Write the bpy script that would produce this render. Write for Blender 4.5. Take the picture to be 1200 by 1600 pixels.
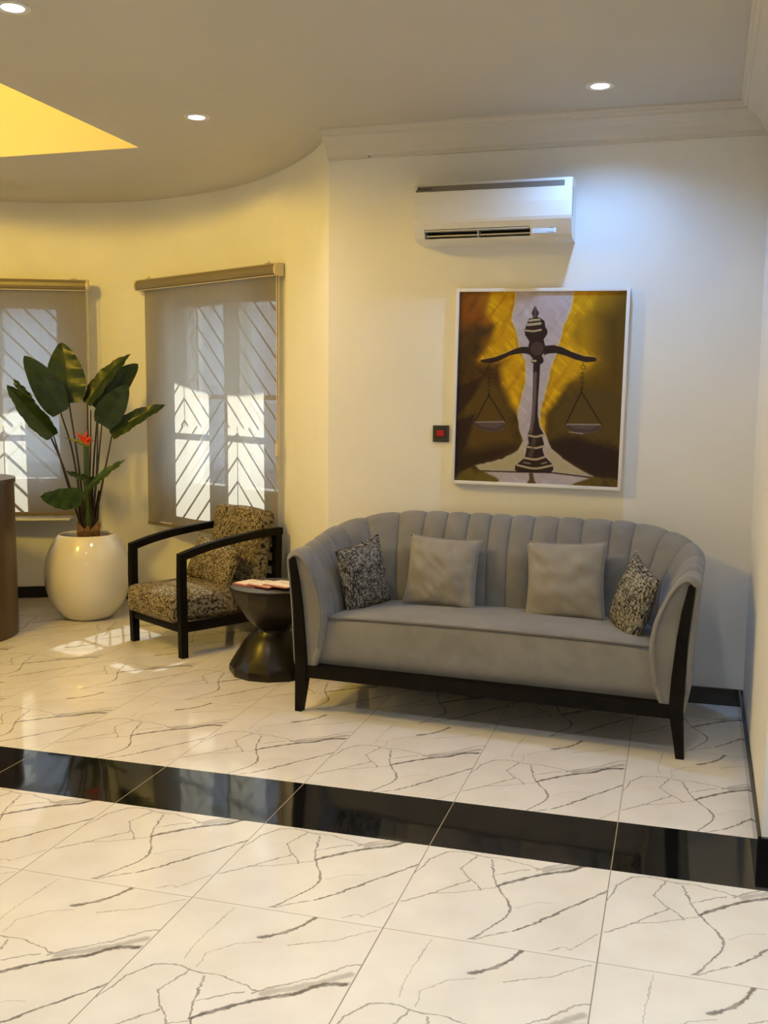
import bpy, bmesh, math, random
import numpy as np
from mathutils import Vector, Matrix, noise
for o in list(bpy.data.objects): bpy.data.objects.remove(o, do_unlink=True)
scn = bpy.context.scene
COL = scn.collection
R = math.radians
random.seed(7)

# ---------------------------------------------------------------- camera
YAW, PITCH, ROLL, FPX = -.2834, -.1143, .0084, 1575.69
cam_h = 1.5084
fw = Vector((math.sin(YAW)*math.cos(PITCH), math.cos(YAW)*math.cos(PITCH), math.sin(PITCH)))
rt = Vector((math.cos(YAW), -math.sin(YAW), 0)); up = rt.cross(fw)
r2 = rt*math.cos(ROLL) + up*math.sin(ROLL); u2 = -rt*math.sin(ROLL) + up*math.cos(ROLL)
cd = bpy.data.cameras.new('camera'); cam = bpy.data.objects.new('camera', cd); COL.objects.link(cam)
cam.matrix_world = Matrix(((r2.x, u2.x, -fw.x, 0), (r2.y, u2.y, -fw.y, 0), (r2.z, u2.z, -fw.z, cam_h), (0, 0, 0, 1)))
cd.sensor_fit = 'VERTICAL'; cd.sensor_height = 36; cd.sensor_width = 36; cd.lens = 36*FPX/1600
cd.clip_start = .05
scn.camera = cam
scn.view_settings.view_transform = 'Standard'; scn.view_settings.look = 'None'
scn.view_settings.gamma = 1; scn.view_settings.use_curve_mapping = False
scn.view_settings.exposure = 0.11

# ---------------------------------------------------------------- light levels (tune here)
SKY_STRENGTH = 3.8
SUN_STRENGTH = 19.0
SPOT_W = 56.0          # each recessed downlight
WARM_W = 182.0         # lamp in the ceiling void
FILL_W = 20.0          # broad unseen fill light behind the viewer
COOL = (.25, .48, .92); NEUTRAL = (1.0, .80, .66); WARM = (1.0, .65, .07); LOBBY = (.88, .95, 1.0)

world = bpy.data.worlds.new('sky'); scn.world = world; world.use_nodes = True
wn = world.node_tree.nodes; wl = world.node_tree.links; wn.clear()
wo = wn.new('ShaderNodeOutputWorld'); wb = wn.new('ShaderNodeBackground')
wb.inputs[0].default_value = (.62, .78, 1.0, 1); wb.inputs[1].default_value = SKY_STRENGTH
wl.new(wb.outputs[0], wo.inputs[0])
sd = bpy.data.lights.new('sun', 'SUN'); sun = bpy.data.objects.new('sun', sd); COL.objects.link(sun)
sd.energy = SUN_STRENGTH; sd.angle = R(.5); sd.color = (1, .95, .84)
sun.rotation_euler = Vector((-.169, -.986, -1.27)).to_track_quat('-Z', 'Y').to_euler()
sun.location = (-3, 14, 12)

CEIL = 2.86
SPOTS = []
def spot_light(x, y, z, w, col, size=R(125), blend=.9, rad=.035):
    l = bpy.data.lights.new('downlight_beam', 'SPOT'); o = bpy.data.objects.new('downlight_beam', l); COL.objects.link(o)
    l.energy = w; l.color = col; l.spot_size = size; l.spot_blend = blend; l.shadow_soft_size = rad
    o.location = (x, y, z)
    return o
def area_light(name, loc, size, w, col, rot=(0, 0, 0), sy=None):
    l = bpy.data.lights.new(name, 'AREA'); o = bpy.data.objects.new(name, l); COL.objects.link(o)
    l.energy = w; l.color = col; l.size = size
    if sy: l.shape = 'RECTANGLE'; l.size_y = sy
    o.location = loc; o.rotation_euler = rot
    return o

# ---------------------------------------------------------------- material helpers
class NT:
    def __init__(s, name):
        s.m = bpy.data.materials.new(name); s.m.use_nodes = True
        s.n = s.m.node_tree.nodes; s.l = s.m.node_tree.links; s.n.clear()
        s.out = s.n.new('ShaderNodeOutputMaterial')
    def new(s, t, **k):
        n = s.n.new(t)
        for a, b in k.items(): setattr(n, a, b)
        return n
    def link(s, a, b): s.l.new(a, b)
    def val(s, v, inp):
        if hasattr(v, 'is_linked') or hasattr(v, 'links'): s.l.new(v, inp)
        else: inp.default_value = v
    def math(s, op, a, b=None, clamp=False):
        n = s.n.new('ShaderNodeMath'); n.operation = op; n.use_clamp = clamp
        s.val(a, n.inputs[0])
        if b is not None: s.val(b, n.inputs[1])
        return n.outputs[0]
    def mix(s, f, a, b, blend='MIX'):
        n = s.n.new('ShaderNodeMix'); n.data_type = 'RGBA'; n.blend_type = blend
        s.val(f, n.inputs[0]); s.val(a, n.inputs[6]); s.val(b, n.inputs[7])
        return n.outputs[2]
    def noise(s, scale, vec=None, detail=3, rough=.5, dist=0):
        n = s.n.new('ShaderNodeTexNoise'); n.inputs['Scale'].default_value = scale
        n.inputs['Detail'].default_value = detail; n.inputs['Roughness'].default_value = rough
        n.inputs['Distortion'].default_value = dist
        if vec is not None: s.l.new(vec, n.inputs['Vector'])
        return n
    def ramp(s, fac, stops):
        n = s.n.new('ShaderNodeValToRGB'); s.l.new(fac, n.inputs[0])
        e = n.color_ramp.elements
        while len(e) < len(stops): e.new(.5)
        for el, (p, c) in zip(e, stops): el.position = p; el.color = (*c, 1)
        return n.outputs[0]
    def coord(s, scale=(1, 1, 1), rot=(0, 0, 0)):
        t = s.n.new('ShaderNodeTexCoord'); m = s.n.new('ShaderNodeMapping')
        m.inputs['Scale'].default_value = scale; m.inputs['Rotation'].default_value = rot
        s.l.new(t.outputs['Object'], m.inputs[0]); return m.outputs[0]
    def bsdf(s, col=(.8, .8, .8), rough=.5, metal=0, spec=.5, **k):
        p = s.n.new('ShaderNodeBsdfPrincipled')
        s.val(col if not isinstance(col, tuple) else (*col, 1)[:4], p.inputs['Base Color'])
        s.val(rough, p.inputs['Roughness']); p.inputs['Metallic'].default_value = metal
        p.inputs['Specular IOR Level'].default_value = spec
        for a, b in k.items(): s.val(b, p.inputs[a.replace('_', ' ')])
        s.l.new(p.outputs[0], s.out.inputs[0]); return p
    def bump(s, h, strength=.3, dist=.01):
        b = s.n.new('ShaderNodeBump'); b.inputs['Strength'].default_value = strength; b.inputs['Distance'].default_value = dist
        s.l.new(h, b.inputs['Height']); return b.outputs[0]

def simple(name, col, rough=.5, metal=0, spec=.5, nz=0, nscale=20, bump=0, **k):
    t = NT(name); v = t.coord()
    c = col
    if nz:
        n = t.noise(nscale, v, 4)
        a = tuple(max(0, x*(1-nz)) for x in col); b = tuple(min(1, x*(1+nz)) for x in col)
        c = t.ramp(n.outputs[0], [(.3, a), (.7, b)])
    p = t.bsdf(c, rough, metal, spec, **k)
    if bump:
        n2 = t.noise(nscale*4, v, 4); t.link(t.bump(n2.outputs[0], bump, .004), p.inputs['Normal'])
    return t.m

WALL = simple('wall_paint', (.82, .815, .79), .55, spec=.3, nz=.02, nscale=3, bump=.05)
CEILM = simple('ceiling_paint', (.60, .575, .53), .8, spec=.1, nz=.02, nscale=2)
CORN = simple('cornice_plaster', (.66, .635, .59), .7, spec=.2)
BLACKG = simple('black_gloss_tile', (.006, .006, .007), .06, spec=.6)
DARKWOOD = simple('dark_stained_wood', (.006, .0045, .0035), .5, spec=.12, nz=.4, nscale=14)
DESKWOOD = simple('brown_laminate', (.075, .038, .016), .35, nz=.15, nscale=4)
BRONZE = simple('dark_bronze', (.014, .010, .006), .30, metal=.15, spec=.35, nz=.3, nscale=5)
POTM = simple('cream_gloss_glaze', (.80, .76, .68), .10, spec=.6, Coat_Weight=.6, Coat_Roughness=.04)
SOIL = simple('dark_soil', (.02, .013, .008), .95, nz=.5, nscale=60, bump=.6)
STEM = simple('dark_stem', (.030, .020, .010), .5, nz=.4, nscale=30)
HUSK = simple('brown_husk', (.20, .10, .04), .7, nz=.4, nscale=40)
PLASTIC = simple('white_plastic', (.82, .81, .78), .32, spec=.5)
GREYP = simple('grey_plastic', (.30, .29, .28), .35)
DARKP = simple('charcoal_plastic', (.035, .032, .03), .35)
BLACKP = simple('black_plastic', (.008, .008, .008), .5)
REDP = simple('red_plastic', (.45, .008, .01), .35)
FRAMEW = simple('white_painted_frame', (.80, .79, .80), .4)
WINFR = simple('window_aluminium', (.50, .46, .40), .45)
GRILL = simple('painted_steel_grille', (.42, .39, .34), .5)
RAILM = simple('blind_rail_fabric', (.20, .165, .115), .42, spec=.5)
BEIGEP = simple('beige_plastic', (.66, .58, .44), .4)
PAPER = simple('cream_paper', (.86, .76, .68), .6)
PINKP = simple('pink_paper', (.42, .12, .11), .55, nz=.25, nscale=30)
PRINT = simple('grey_print', (.32, .28, .26), .6)
OUTW = simple('exterior_render', (.52, .54, .57), .8, nz=.08, nscale=1.5)
OUTG = simple('exterior_grey', (.28, .29, .31), .8, nz=.1, nscale=2)
PAVE = simple('exterior_paving', (.45, .44, .42), .9, nz=.15, nscale=6)
VOIDM = simple('void_paint', (.56, .53, .46), .6, spec=.1)

def leaf_mat(name, a, b):
    t = NT(name); v = t.coord(); n = t.noise(18, v, 4)
    c = t.ramp(n.outputs[0], [(.3, a), (.72, b)])
    p = t.bsdf(c, .34, 0, .5)
    t.link(t.bump(t.noise(70, v, 3).outputs[0], .25, .003), p.inputs['Normal'])
    return t.m
LEAF = leaf_mat('leaf_dark_green', (.006, .020, .004), (.022, .050, .009))
LEAFL = leaf_mat('leaf_fresh_green', (.022, .052, .010), (.050, .105, .02))
PETAL = simple('orange_red_petal', (.70, .06, .02), .45, nz=.3, nscale=40)
BEAK = simple('green_yellow_bract', (.16, .17, .03), .45, nz=.4, nscale=30)

def velvet(name, a, b, scale=7):
    t = NT(name); v = t.coord((1, 1, 1)); n = t.noise(scale, v, 3, .55, .6); f = t.noise(420, v, 2)
    c = t.ramp(n.outputs[0], [(.36, a), (.62, b)])
    p = t.bsdf(c, .85, 0, .15, Sheen_Weight=.35, Sheen_Roughness=.45)
    p.inputs['Sheen Tint'].default_value = (.75, .78, .85, 1)
    t.link(t.bump(f.outputs[0], .12, .001), p.inputs['Normal'])
    return t.m
VELVET = velvet('grey_velvet', (.200, .192, .182), (.236, .228, .218))
VELVET2 = velvet('silver_grey_velvet', (.285, .265, .24), (.315, .295, .27), 9)
PIPING = simple('velvet_piping', (.13, .115, .10), .8)

def tweed(name, dark, mid, light, s=1.0, rot=(0, 0, 0), t1=.40, t2=.56):
    t = NT(name)
    v1 = t.coord((60*s, 300*s, 60*s), rot); v2 = t.coord((300*s, 60*s, 300*s), rot)
    v3 = t.coord((300*s, 55*s, 62*s), rot); v4 = t.coord((55*s, 300*s, 290*s), rot)
    a = t.noise(1, v3, 2).outputs[0]; b = t.noise(1, v4, 2).outputs[0]
    m = t.math('ADD', t.math('MULTIPLY', t.math('MINIMUM', a, b), .75), t.math('MULTIPLY', t.math('MAXIMUM', a, b), .25))
    g = t.noise(9, t.coord(), 2).outputs[0]
    m = t.math('ADD', m, t.math('MULTIPLY', t.math('SUBTRACT', g, .5), .12))
    c = t.ramp(m, [(t1, dark), ((t1+t2)/2, mid), (t2, light)])
    p = t.bsdf(c, .95, 0, .1)
    t.link(t.bump(m, .8, .004), p.inputs['Normal'])
    return t.m
TWEED = tweed('brown_beige_tweed', (.012, .010, .008), (.12, .098, .062), (.37, .31, .20), .72, t1=.375, t2=.54)
TWEEDG = tweed('grey_black_tweed', (.012, .012, .014), (.10, .09, .078), (.36, .34, .29), .65, t1=.37, t2=.55)

# glass that lets daylight through
t = NT('window_glass'); tr = t.new('ShaderNodeBsdfTransparent'); gl = t.new('ShaderNodeBsdfGlossy'); gl.inputs['Roughness'].default_value = .02
tr.inputs[0].default_value = (.93, .97, 1, 1)
mx = t.new('ShaderNodeMixShader'); mx.inputs[0].default_value = .06; t.link(tr.outputs[0], mx.inputs[1]); t.link(gl.outputs[0], mx.inputs[2]); t.link(mx.outputs[0], t.out.inputs[0])
GLASS = t.m
# sunscreen mesh fabric of the roller blinds: open weave + translucent yarn
t = NT('sunscreen_fabric')
v = t.coord((900, 900, 900)); cst = t.coord((26, 26, 1.2))
n = t.noise(1, v, 2).outputs[0]; st = t.noise(1, cst, 3).outputs[0]
mm = t.math('ADD', t.math('MULTIPLY', n, .5), t.math('MULTIPLY', st, .5))
c = t.ramp(mm, [(.3, (.19, .155, .10)), (.7, (.27, .22, .150))])
df = t.new('ShaderNodeBsdfDiffuse'); t.link(c, df.inputs[0])
tl = t.new('ShaderNodeBsdfTranslucent'); tl.inputs[0].default_value = (.54, .51, .43, 1)
m1 = t.new('ShaderNodeMixShader'); m1.inputs[0].default_value = .45; t.link(df.outputs[0], m1.inputs[1]); t.link(tl.outputs[0], m1.inputs[2])
tr = t.new('ShaderNodeBsdfTransparent'); tr.inputs[0].default_value = (1, 1, 1, 1)
m2 = t.new('ShaderNodeMixShader'); m2.inputs[0].default_value = .135; t.link(m1.outputs[0], m2.inputs[1]); t.link(tr.outputs[0], m2.inputs[2])
t.link(m2.outputs[0], t.out.inputs[0]); FABRIC = t.m

t = NT('lamp_glow'); e = t.new('ShaderNodeEmission'); e.inputs[0].default_value = (.80, .95, 1, 1); e.inputs[1].default_value = 14
t.link(e.outputs[0], t.out.inputs[0]); GLOW = t.m
t = NT('warm_bulb_glow'); e = t.new('ShaderNodeEmission'); e.inputs[0].default_value = (1, .72, .32, 1); e.inputs[1].default_value = 30
t.link(e.outputs[0], t.out.inputs[0]); GLOWW = t.m

# ---------------------------------------------------------------- mesh helpers
def obj(name, verts, faces, mat, parent=None, smooth=False, mats=None, fm=None):
    me = bpy.data.meshes.new(name); me.from_pydata([tuple(v) for v in verts], [], faces)
    for m in (mats or [mat]): me.materials.append(m)
    if fm: me.polygons.foreach_set('material_index', fm)
    if smooth: me.polygons.foreach_set('use_smooth', [True]*len(me.polygons))
    me.update()
    o = bpy.data.objects.new(name, me); COL.objects.link(o)
    if parent: o.parent = parent
    return o
def from_bm(name, bm, mat, parent=None, smooth=False):
    bmesh.ops.recalc_face_normals(bm, faces=bm.faces[:])
    me = bpy.data.meshes.new(name); bm.to_mesh(me); bm.free(); me.materials.append(mat)
    if smooth:
        me.polygons.foreach_set('use_smooth', [True]*len(me.polygons))
        if smooth != 'all': me.set_sharp_from_angle(angle=R(40))
    o = bpy.data.objects.new(name, me); COL.objects.link(o)
    if parent: o.parent = parent
    return o
def add_box(bm, x0, x1, y0, y1, z0, z1, bev=0, seg=2, M=None):
    b = bmesh.new()
    vs = [b.verts.new(p) for p in [(x0,y0,z0),(x1,y0,z0),(x1,y1,z0),(x0,y1,z0),(x0,y0,z1),(x1,y0,z1),(x1,y1,z1),(x0,y1,z1)]]
    for f in [(0,3,2,1),(4,5,6,7),(0,1,5,4),(1,2,6,5),(2,3,7,6),(3,0,4,7)]: b.faces.new([vs[i] for i in f])
    if bev: bmesh.ops.bevel(b, geom=b.edges[:], offset=bev, segments=seg, affect='EDGES', profile=.6)
    if M is not None: bmesh.ops.transform(b, matrix=M, verts=b.verts[:])
    merge(bm, b)
def merge(bm, b):
    me = bpy.data.meshes.new('tmp'); b.to_mesh(me); b.free(); bm.from_mesh(me); bpy.data.meshes.remove(me)
def box(name, mat, x0, x1, y0, y1, z0, z1, bev=0, parent=None, seg=2, M=None):
    bm = bmesh.new(); add_box(bm, x0, x1, y0, y1, z0, z1, bev, seg, M); return from_bm(name, bm, mat, parent, bool(bev))
def add_tube(bm, pts, rad, n=8, cap=True, sq=None):
    pts = [Vector(p) for p in pts]; rings = []
    rr = rad if isinstance(rad, (list, tuple)) else [rad]*len(pts)
    ref = Vector((0, 0, 1))
    for i, p in enumerate(pts):
        d = (pts[min(i+1, len(pts)-1)]-pts[max(i-1, 0)]).normalized()
        a = d.cross(ref)
        if a.length < .05: a = d.cross(Vector((0, 1, 0)))
        a.normalize(); b = d.cross(a)
        rings.append([bm.verts.new(p+(a*math.cos(2*math.pi*k/n)+b*math.sin(2*math.pi*k/n))*rr[i]) for k in range(n)])
    for i in range(len(rings)-1):
        for k in range(n): bm.faces.new([rings[i][k], rings[i][(k+1) % n], rings[i+1][(k+1) % n], rings[i+1][k]])
    if cap: bm.faces.new(rings[0][::-1]); bm.faces.new(rings[-1])
def tube(name, mat, pts, rad, n=8, parent=None):
    bm = bmesh.new(); add_tube(bm, pts, rad, n); return from_bm(name, bm, mat, parent, True)
def lathe(name, mat, prof, n=48, parent=None, smooth=True, flat=False, M=None):
    bm = bmesh.new(); rings = []
    for r, z in prof:
        if r < 1e-5: rings.append([bm.verts.new((0, 0, z))])
        else: rings.append([bm.verts.new((r*math.cos(2*math.pi*k/n), r*math.sin(2*math.pi*k/n), z)) for k in range(n)])
    for i in range(len(rings)-1):
        a, b = rings[i], rings[i+1]
        for k in range(n):
            k2 = (k+1) % n
            if len(a) == 1 and len(b) == 1: continue
            if len(a) == 1: bm.faces.new([a[0], b[k2], b[k]])
            elif len(b) == 1: bm.faces.new([a[k], a[k2], b[0]])
            else: bm.faces.new([a[k], a[k2], b[k2], b[k]])
    if M is not None: bmesh.ops.transform(bm, matrix=M, verts=bm.verts[:])
    return from_bm(name, bm, mat, parent, False if flat else smooth)
def prism(name, mat, poly, z0, z1, parent=None, bev=0):
    """extrude an xy outline between z0 and z1"""
    bm = bmesh.new(); a = [bm.verts.new((x, y, z0)) for x, y in poly]; b = [bm.verts.new((x, y, z1)) for x, y in poly]
    bm.faces.new(a[::-1]); bm.faces.new(b); n = len(poly)
    for i in range(n): bm.faces.new([a[i], a[(i+1) % n], b[(i+1) % n], b[i]])
    if bev: bmesh.ops.bevel(bm, geom=bm.edges[:], offset=bev, segments=2, affect='EDGES')
    return from_bm(name, bm, mat, parent, bool(bev))
def empty(name, loc, rz=0, label=None, cat=None, group=None, kind=None):
    o = bpy.data.objects.new(name, None); COL.objects.link(o); o.location = loc; o.rotation_euler = (0, 0, rz)
    o.empty_display_size = .1
    return tag(o, label, cat, group, kind)
def tag(o, label=None, cat=None, group=None, kind=None):
    if label: o['label'] = label
    if cat: o['category'] = cat
    if group: o['group'] = group
    if kind: o['kind'] = kind
    return o
def struct(o, label=None): o['kind'] = 'structure'; return o
def smooth01(x): x = max(0, min(1, x)); return x*x*(3-2*x)

# ================================================================= SETTING
# ---- floor: marble-look tiles 0.60 x 0.885 with a black border strip
def floor_material():
    t = NT('veined_marble_tile'); tc = t.new('ShaderNodeTexCoord'); sep = t.new('ShaderNodeSeparateXYZ'); t.link(tc.outputs['Object'], sep.inputs[0])
    X, Y = sep.outputs[0], sep.outputs[1]
    L = .885
    u = t.math('FLOORED_MODULO', t.math('ADD', X, .155), .6)
    wN = t.math('FLOORED_MODULO', t.math('SUBTRACT', 2.6187, Y), L)
    wM = t.math('SUBTRACT', 3.5037, Y)
    wF = t.math('FLOORED_MODULO', t.math('SUBTRACT', 4.3983, Y), L)
    gF = t.math('GREATER_THAN', Y, 3.5638); gM = t.math('GREATER_THAN', Y, 2.6187)
    def sel(f, a, b):
        n = t.new('ShaderNodeMix'); n.data_type = 'FLOAT'; t.val(f, n.inputs[0]); t.val(a, n.inputs[2]); t.val(b, n.inputs[3]); return n.outputs[0]
    w = sel(gF, sel(gM, wN, wM), wF)
    cmb = t.new('ShaderNodeCombineXYZ'); t.link(u, cmb.inputs[0]); t.link(w, cmb.inputs[1]); P = cmb.outputs[0]
    # ragged veins: warp the tile coordinate
    def warp(P, scale, amp):
        nz = t.new('ShaderNodeTexNoise'); nz.inputs['Scale'].default_value = scale; nz.inputs['Detail'].default_value = 3
        t.link(P, nz.inputs['Vector'])
        a = t.new('ShaderNodeVectorMath', operation='SUBTRACT'); t.link(nz.outputs['Color'], a.inputs[0]); a.inputs[1].default_value = (.5, .5, .5)
        b = t.new('ShaderNodeVectorMath', operation='SCALE'); t.link(a.outputs[0], b.inputs[0]); b.inputs['Scale'].default_value = amp
        c = t.new('ShaderNodeVectorMath', operation='ADD'); t.link(P, c.inputs[0]); t.link(b.outputs[0], c.inputs[1])
        m = t.new('ShaderNodeVectorMath', operation='MULTIPLY'); t.link(c.outputs[0], m.inputs[0]); m.inputs[1].default_value = (1, 1, 0); return m.outputs[0]
    Pw = warp(warp(P, 9, .03), 60, .014)
    veins = [  # (points, half width, darkness)
     ([(.005,.53),(.026,.42),(.066,.355),(.118,.342),(.183,.352),(.25,.352),(.323,.372),(.385,.388)], .0024, .62),
     ([(.177,.350),(.137,.461),(.183,.525),(.227,.585)], .0024, .62),
     ([(.218,.365),(.245,.48),(.272,.545)], .0028, .70),
     ([(.272,.545),(.309,.617),(.333,.675),(.325,.725),(.293,.80),(.248,.873)], .0034, .78),
     ([(.273,.541),(.338,.475),(.401,.415)], .0065, .92), ([(.401,.415),(.471,.375),(.541,.302),(.586,.296)], .0072, .95),
     ([(.370,.395),(.502,.291),(.56,.217),(.598,.20)], .0030, .60),
     ([(.246,.48),(.284,.445),(.347,.405)], .0026, .62),
     ([(.012,.72),(.088,.641),(.178,.53)], .0028, .60), ([(.088,.641),(.162,.615),(.27,.556)], .0018, .55),
     ([(.47,.868),(.503,.834),(.525,.842),(.590,.739)], .0020, .55),
     ([(.248,.873),(.347,.804)], .0026, .75), ([(.355,.798),(.488,.627),(.598,.47)], .0040, .85),
     ([(.284,.149),(.341,.105),(.38,.055),(.40,.0)], .0055, .85),
     ([(.373,.161),(.495,.098),(.588,.016)], .0018, .55),
     ([(.150,.02),(.125,.177),(.134,.314)], .0016, .42), ([(.186,.335),(.178,.271),(.235,.20),(.296,.17)], .0016, .50),
     ([(.345,.66),(.40,.61),(.45,.60)], .0014, .40),
     ([(.40,.392),(.50,.325),(.583,.255)], .0110, .42), ([(.40,.388),(.47,.345)], .0130, .30)]
    thick = t.math('ADD', .30, t.math('MULTIPLY', t.noise(26, P, 3).outputs[0], 1.5))
    cur = None
    for pts, hw, dk in veins:
        for (ax, ay), (bx, by) in zip(pts[:-1], pts[1:]):
            a = Vector((ax, ay, 0)); d = Vector((bx-ax, by-ay, 0)); dd = d.length_squared
            s = t.new('ShaderNodeVectorMath', operation='SUBTRACT'); t.link(Pw, s.inputs[0]); s.inputs[1].default_value = a
            q = t.new('ShaderNodeVectorMath', operation='DOT_PRODUCT'); t.link(s.outputs[0], q.inputs[0]); q.inputs[1].default_value = d/dd
            k = t.math('MULTIPLY', q.outputs['Value'], 1.0, clamp=True)
            sc = t.new('ShaderNodeVectorMath', operation='SCALE'); sc.inputs[0].default_value = d; t.link(k, sc.inputs['Scale'])
            df = t.new('ShaderNodeVectorMath', operation='DISTANCE'); t.link(s.outputs[0], df.inputs[0]); t.link(sc.outputs[0], df.inputs[1]); dv = t.math('MULTIPLY', df.outputs['Value'], thick)
            mr = t.new('ShaderNodeMapRange'); mr.interpolation_type = 'SMOOTHSTEP'
            t.link(dv, mr.inputs[0]); mr.inputs[1].default_value = hw*.45; mr.inputs[2].default_value = hw*1.6
            mr.inputs[3].default_value = dk; mr.inputs[4].default_value = 0
            cur = mr.outputs[0] if cur is None else t.math('MAXIMUM', cur, mr.outputs[0])
    brk = t.noise(14, P, 3); brk2 = t.new('ShaderNodeMapRange'); t.link(brk.outputs[0], brk2.inputs[0])
    brk2.inputs[1].default_value = .30; brk2.inputs[2].default_value = .52; brk2.inputs[3].default_value = .65; brk2.inputs[4].default_value = 1
    cur = t.math('MULTIPLY', cur, brk2.outputs[0])
    cloud = t.noise(5, P, 3)
    base = t.ramp(cloud.outputs[0], [(.3, (.70, .665, .62)), (.6, (.76, .73, .69))])
    mar = t.mix(cur, base, (.115, .10, .09, 1))
    # black strip and grout
    inS = t.math('MULTIPLY', t.math('GREATER_THAN', Y, 3.1747), t.math('LESS_THAN', Y, 3.5638))
    col = t.mix(inS, mar, (.0045, .0045, .005, 1))
    gu = t.math('LESS_THAN', t.math('MINIMUM', u, t.math('SUBTRACT', .6, u)), .0016)
    gw = t.math('MULTIPLY', t.math('LESS_THAN', t.math('MINIMUM', wN, t.math('SUBTRACT', L, wN)), .0012), t.math('LESS_THAN', Y, 3.1))
    gw2 = t.math('MULTIPLY', t.math('LESS_THAN', t.math('MINIMUM', wF, t.math('SUBTRACT', L, wF)), .0012), gF)
    g = t.math('MAXIMUM', gu, t.math('MAXIMUM', gw, gw2))
    gcol = t.mix(inS, (.22, .19, .16, 1), (.30, .25, .17, 1))
    col = t.mix(g, col, gcol)
    rgh = t.math('ADD', .055, t.math('MULTIPLY', g, .5))
    p = t.bsdf(col, rgh, 0, .60)
    wv = t.noise(3.2, tc.outputs['Object'], 2); wv2 = t.noise(14, tc.outputs['Object'], 2)
    h = t.math('ADD', wv.outputs[0], t.math('MULTIPLY', wv2.outputs[0], .10))
    bp = t.bump(h, .10, .012); t.link(bp, p.inputs['Normal'])
    return t.m
FLOORM = floor_material()
struct(obj('floor', [(-6.6,-2.6,0),(3.6,-2.6,0),(3.6,7.2,0),(-6.6,7.2,0)], [(0,1,2,3)], FLOORM))

# ---- curved bay wall
def catmull(pts, per=10):
    P = [Vector(p) for p in pts]; P = [P[0]*2-P[1]]+P+[P[-1]*2-P[-2]]; out = []
    for i in range(1, len(P)-2):
        for k in range(per):
            s = k/per
            out.append(.5*((2*P[i])+(-P[i-1]+P[i+1])*s+(2*P[i-1]-5*P[i]+4*P[i+1]-P[i+2])*s*s+(-P[i-1]+3*P[i]-3*P[i+1]+P[i+2])*s**3))
    out.append(P[-2]); return out
BAY = [(-1.815,5.146),(-2.07,5.53),(-2.44,5.93),(-2.81,6.22),(-3.24,6.42),(-3.73,6.53),(-4.24,6.48),(-4.63,6.32),(-5.0,6.08),(-5.4,5.62),(-5.75,5.0),(-5.95,4.3),(-6.0,3.6),(-6.0,2.6)]
bay = catmull(BAY, 8)
def offs(pts, d):
    out = []
    for i, p in enumerate(pts):
        a = pts[max(i-1, 0)]; b = pts[min(i+1, len(pts)-1)]; tn = (b-a).normalized(); nn = Vector((tn.y, -tn.x))
        out.append(p+nn*d)
    return out
def strip_wall(inner, d, z0, z1):
    outer = offs(inner, d); n = len(inner); V = []; F = []
    for p in inner: V += [(p.x, p.y, z0), (p.x, p.y, z1)]
    for p in outer: V += [(p.x, p.y, z0), (p.x, p.y, z1)]
    for i in range(n-1):
        a, b = 2*i, 2*i+2; c, e = 2*n+2*i, 2*n+2*i+2
        F += [(a, b, b+1, a+1), (c+1, e+1, e, c), (a+1, b+1, e+1, c+1), (c, e, b, a)]
    F += [(0, 1, 2*n+1, 2*n), (2*n-2, 4*n-2, 4*n-1, 2*n-1)]
    return V, F
t0 = (bay[1]-bay[0]).normalized()
# sign: outward is away from the room centre
SGN = 1 if offs(bay, .1)[30].y > bay[30].y else -1
V, F = strip_wall(bay, .27*SGN, 0, CEIL)
wall_bay = obj('wall_bay', V, F, WALL)
bmn = bmesh.new(); bmn.from_mesh(wall_bay.data); bmesh.ops.recalc_face_normals(bmn, faces=bmn.faces[:]); bmn.to_mesh(wall_bay.data); bmn.free()

# window frames of reference: A = left end of the blind on its plane, t along it, n outward
class Fr:
    def __init__(s, A, B):
        A = Vector((*A, 0)); B = Vector((*B, 0)); s.A = A; s.t = (B-A).normalized(); s.n = Vector((-s.t.y, s.t.x, 0))
        if s.n.y < 0: s.n = -s.n
        s.M = Matrix(((s.t.x, s.n.x, 0, A.x), (s.t.y, s.n.y, 0, A.y), (0, 0, 1, 0), (0, 0, 0, 1)))
FR_R = Fr((-3.631, 6.436), (-2.356, 5.794)); FR_L = Fr((-4.60, 6.14), (-4.04, 6.375))
OPEN = (.12, 1.31, .60, 2.17)        # opening in window coordinates
def cut(target, fr, du):
    c = box('cutter', WALL, OPEN[0]+du, OPEN[1]+du, -.6, .9, OPEN[2], OPEN[3]); c.data.transform(fr.M)
    m = target.modifiers.new('b', 'BOOLEAN'); m.operation = 'DIFFERENCE'; m.object = c; m.solver = 'EXACT'
    bpy.context.view_layer.update()
    me = bpy.data.meshes.new_from_object(target.evaluated_get(bpy.context.evaluated_depsgraph_get()))
    target.modifiers.clear(); target.data = me; bpy.data.objects.remove(c)
cut(wall_bay, FR_R, 0); cut(wall_bay, FR_L, -.88)
c = box('cutter', WALL, -6.6, -5.6, 2.75, 3.95, .9, 2.1)  # opening for the added daylight window
m = wall_bay.modifiers.new('b', 'BOOLEAN'); m.operation = 'DIFFERENCE'; m.object = c; m.solver = 'EXACT'
bpy.context.view_layer.update()
me = bpy.data.meshes.new_from_object(wall_bay.evaluated_get(bpy.context.evaluated_depsgraph_get()))
wall_bay.modifiers.clear(); wall_bay.data = me; bpy.data.objects.remove(c)
struct(wall_bay)
wall_bay.data.polygons.foreach_set('use_smooth', [True]*len(wall_bay.data.polygons)); wall_bay.data.set_sharp_from_angle(angle=R(20))

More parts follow.
